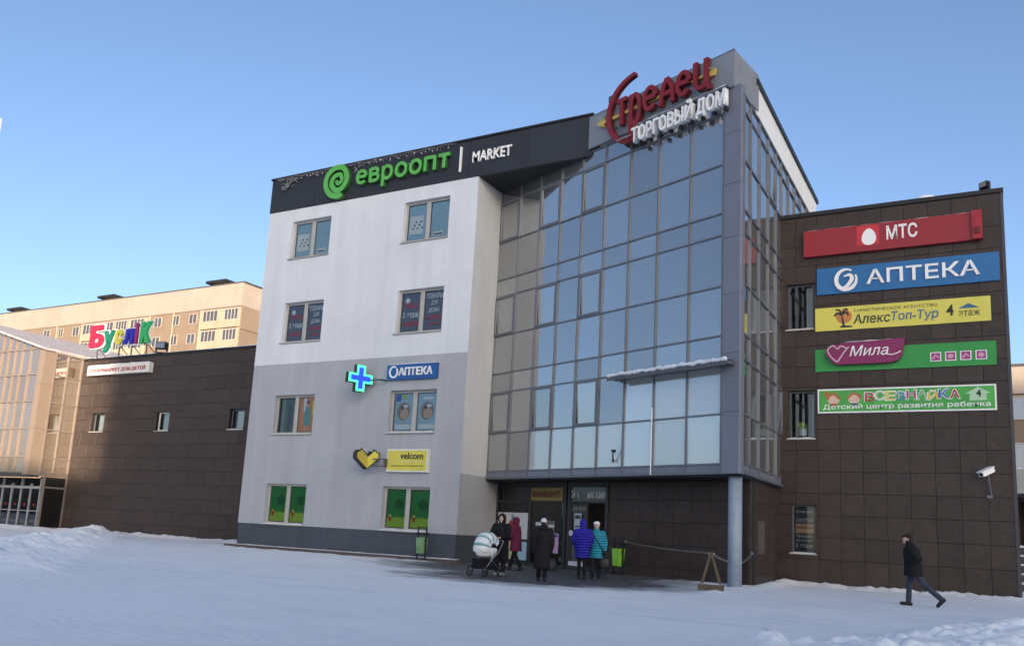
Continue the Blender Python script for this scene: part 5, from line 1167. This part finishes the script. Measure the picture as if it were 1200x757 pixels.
# things they carry
def bag(name, label, loc, rz, w_, h_, d_, m_, strap):
    t = thing(name, label, 'bag', loc, rz); mb = MB(); mb.rings([(0, 0, 0, w_*.42, d_*.45), (0, 0, .03, w_*.5, d_*.5), (0, 0, h_*.5, w_*.5, d_*.55), (0, 0, h_*.9, w_*.44, d_*.35), (0, 0, h_, w_*.40, d_*.2)], 16); mb.build('pouch', m_, t, smooth=True)
    MB().tube([(-w_*.3, 0, h_-.02), (-w_*.2, 0, h_+strap*.8), (0, 0, h_+strap), (w_*.2, 0, h_+strap*.8), (w_*.3, 0, h_-.02)], .012, 6).build('handle', m_, t, smooth=True); return t
def world(P, facing, v, k): c, s = math.cos(facing), math.sin(facing); return (P[0]+k*(v[0]*c-v[1]*s), P[1]+k*(v[0]*s+v[1]*c), k*v[2])
q = world(P1, R(207), (-.25, -.08, .80), 1.62/1.70); bag('handbag', 'large black bag hanging from the hand of the person in long black coat', (q[0], q[1], q[2]-.48), R(60), .36, .32, .16, mat('bag_black', (.010, .010, .011), .5), .16)
q = world(P3, R(-78), (.20, -.42, .96), 1.72/1.70); bag('carrier_bag', 'blue and yellow carrier bag held by the person in maroon coat', (q[0], q[1], q[2]-.52), R(-10), .40, .38, .16, mat('bag_blue', (.06, .20, .42), .5, var=.5, vs=5), .13)
q = world(P5, R(16), (.27, -.07, .79), 1.66/1.70); bag('shopping_bag', 'black bag held low by the person in turquoise jacket', (q[0], q[1], q[2]-.44), R(20), .32, .30, .14, mat('bag_dark', (.014, .013, .013), .5), .14)
k5 = 1.66/1.70; c16, s16 = math.cos(R(16)), math.sin(R(16))
sb = thing('shoulder_strap', 'thin dark bag strap across the turquoise jacket', 'strap', (*P5, gz(*P5)), R(16)); sb.scale = (k5, k5, k5)
MB().tube([(-.13, -.10, 1.43), (-.05, -.175, 1.30), (.06, -.185, 1.12), (.17, -.15, .95), (.22, -.05, .86)], .013, 6).build('band', BOOTB, sb, smooth=True)
MB().ball((.25, -.02, .80), .05, .10, .10, 0, 12, 8).build('purse', BOOTB, sb, smooth=True)

# ---- pram
PP = (-12.30, 20.85); PRZ = R(-62)        # local -Y is the travel direction
pram = thing('pram', 'white and teal striped baby pram with black basket before the hooded person', 'pram', (*PP, gz(*PP)), R(-6)); pram.scale = (.92, .92, .96)
WHF, TEF = mat('pram_white', (.66, .69, .70), .7, var=.06, bump=.2, bs=25), mat('pram_teal', (.16, .34, .34), .7, var=.08, bump=.2, bs=25)
CHR = mat('chrome', (.55, .56, .58), .25, .9, var=0); RUB = mat('rubber', (.012, .012, .013), .7)
# carrycot
mb = MB(); mb.rings([(0, 0, .56, .14, .34), (0, 0, .60, .20, .40), (0, 0, .70, .24, .44), (0, 0, .78, .255, .46)], 24); mb.build('carrycot', WHF, pram, smooth=True)
mb = MB(); mb.rings([(0, .16, .76, .21, .29), (0, .16, .80, .20, .27), (0, .16, .82, .15, .22)], 20); mb.build('apron_cover', WHF, pram, smooth=True)
# hood: fan of panels about a pivot axis, stripes widen away from the pivot
HA = [-12, 12, 22, 46, 56, 80, 90, 114, 124, 150]
for i in range(9):
    a0, a1 = R(HA[i]), R(HA[i+1]); mb = MB(); n = 12; prof = []
    for a in (a0, (a0+a1)/2, a1):
        bul = 1.04 if a not in (a0, a1) else 1.0; row = []
        for j in range(n+1):
            t_ = math.pi*j/n; x = -math.cos(t_)*.26; rr_ = (.16+.30*math.sin(t_)**.5)*bul; row.append((x, .02-rr_*math.cos(a)*1.0, .78+rr_*math.sin(a)*1.02))
        prof.append(row)
    for r_ in range(2):
        for j in range(n): mb.quad(prof[r_][j], prof[r_][j+1], prof[r_+1][j+1], prof[r_+1][j])
    mb.build('hood_panel', WHF if i % 2 == 0 else TEF, pram, smooth=True)
mb = MB()
for s_ in (-1, 1):
    mb.tube([(s_*.25, .52, 1.02), (s_*.25, .30, .70), (s_*.24, -.05, .46), (s_*.26, -.38, .20)], .014, 8); mb.tube([(s_*.25, -.10, .50), (s_*.26, .38, .20)], .014, 8); mb.tube([(s_*.22, 0, .74), (s_*.25, -.02, .48)], .013, 8)
mb.tube([(-.25, .52, 1.02), (0, .56, 1.05), (.25, .52, 1.02)], .016, 8); mb.tube([(-.26, -.38, .20), (.26, -.38, .20)], .012, 8); mb.tube([(-.26, .38, .20), (.26, .38, .20)], .012, 8)
mb.build('frame', CHR, pram, smooth=True)
mb = MB(); mb.box(-.21, .21, -.36, .36, .20, .22); mb.box(-.22, .22, -.38, -.36, .2, .50); mb.box(-.22, .22, .36, .38, .2, .50); mb.box(-.23, -.21, -.36, .36, .2, .50); mb.box(.21, .23, -.36, .36, .2, .50); mb.build('basket', BLKC, pram)
for x in (-.29, .29):
    for y in (-.38, .38):
        r_ = .15 if y < 0 else .17; wl = MB().tube([(-.018, 0, 0), (.018, 0, 0)], .03, 12).build('wheel', RUB, pram, (x, y, r_), smooth=True)
        MB().tube([(0, (r_-.018)*math.cos(R(a)), (r_-.018)*math.sin(R(a))) for a in range(0, 361, 20)], .02, 8, round_ends=False).build('tyre', RUB, wl, smooth=True)
        mb = MB()
        for a in range(0, 360, 45): mb.tube([(0, 0, 0), (0, (r_-.03)*math.cos(R(a)), (r_-.03)*math.sin(R(a)))], .006, 5)
        mb.build('spokes', mat('dark_rim', (.05, .05, .055), .5), wl)
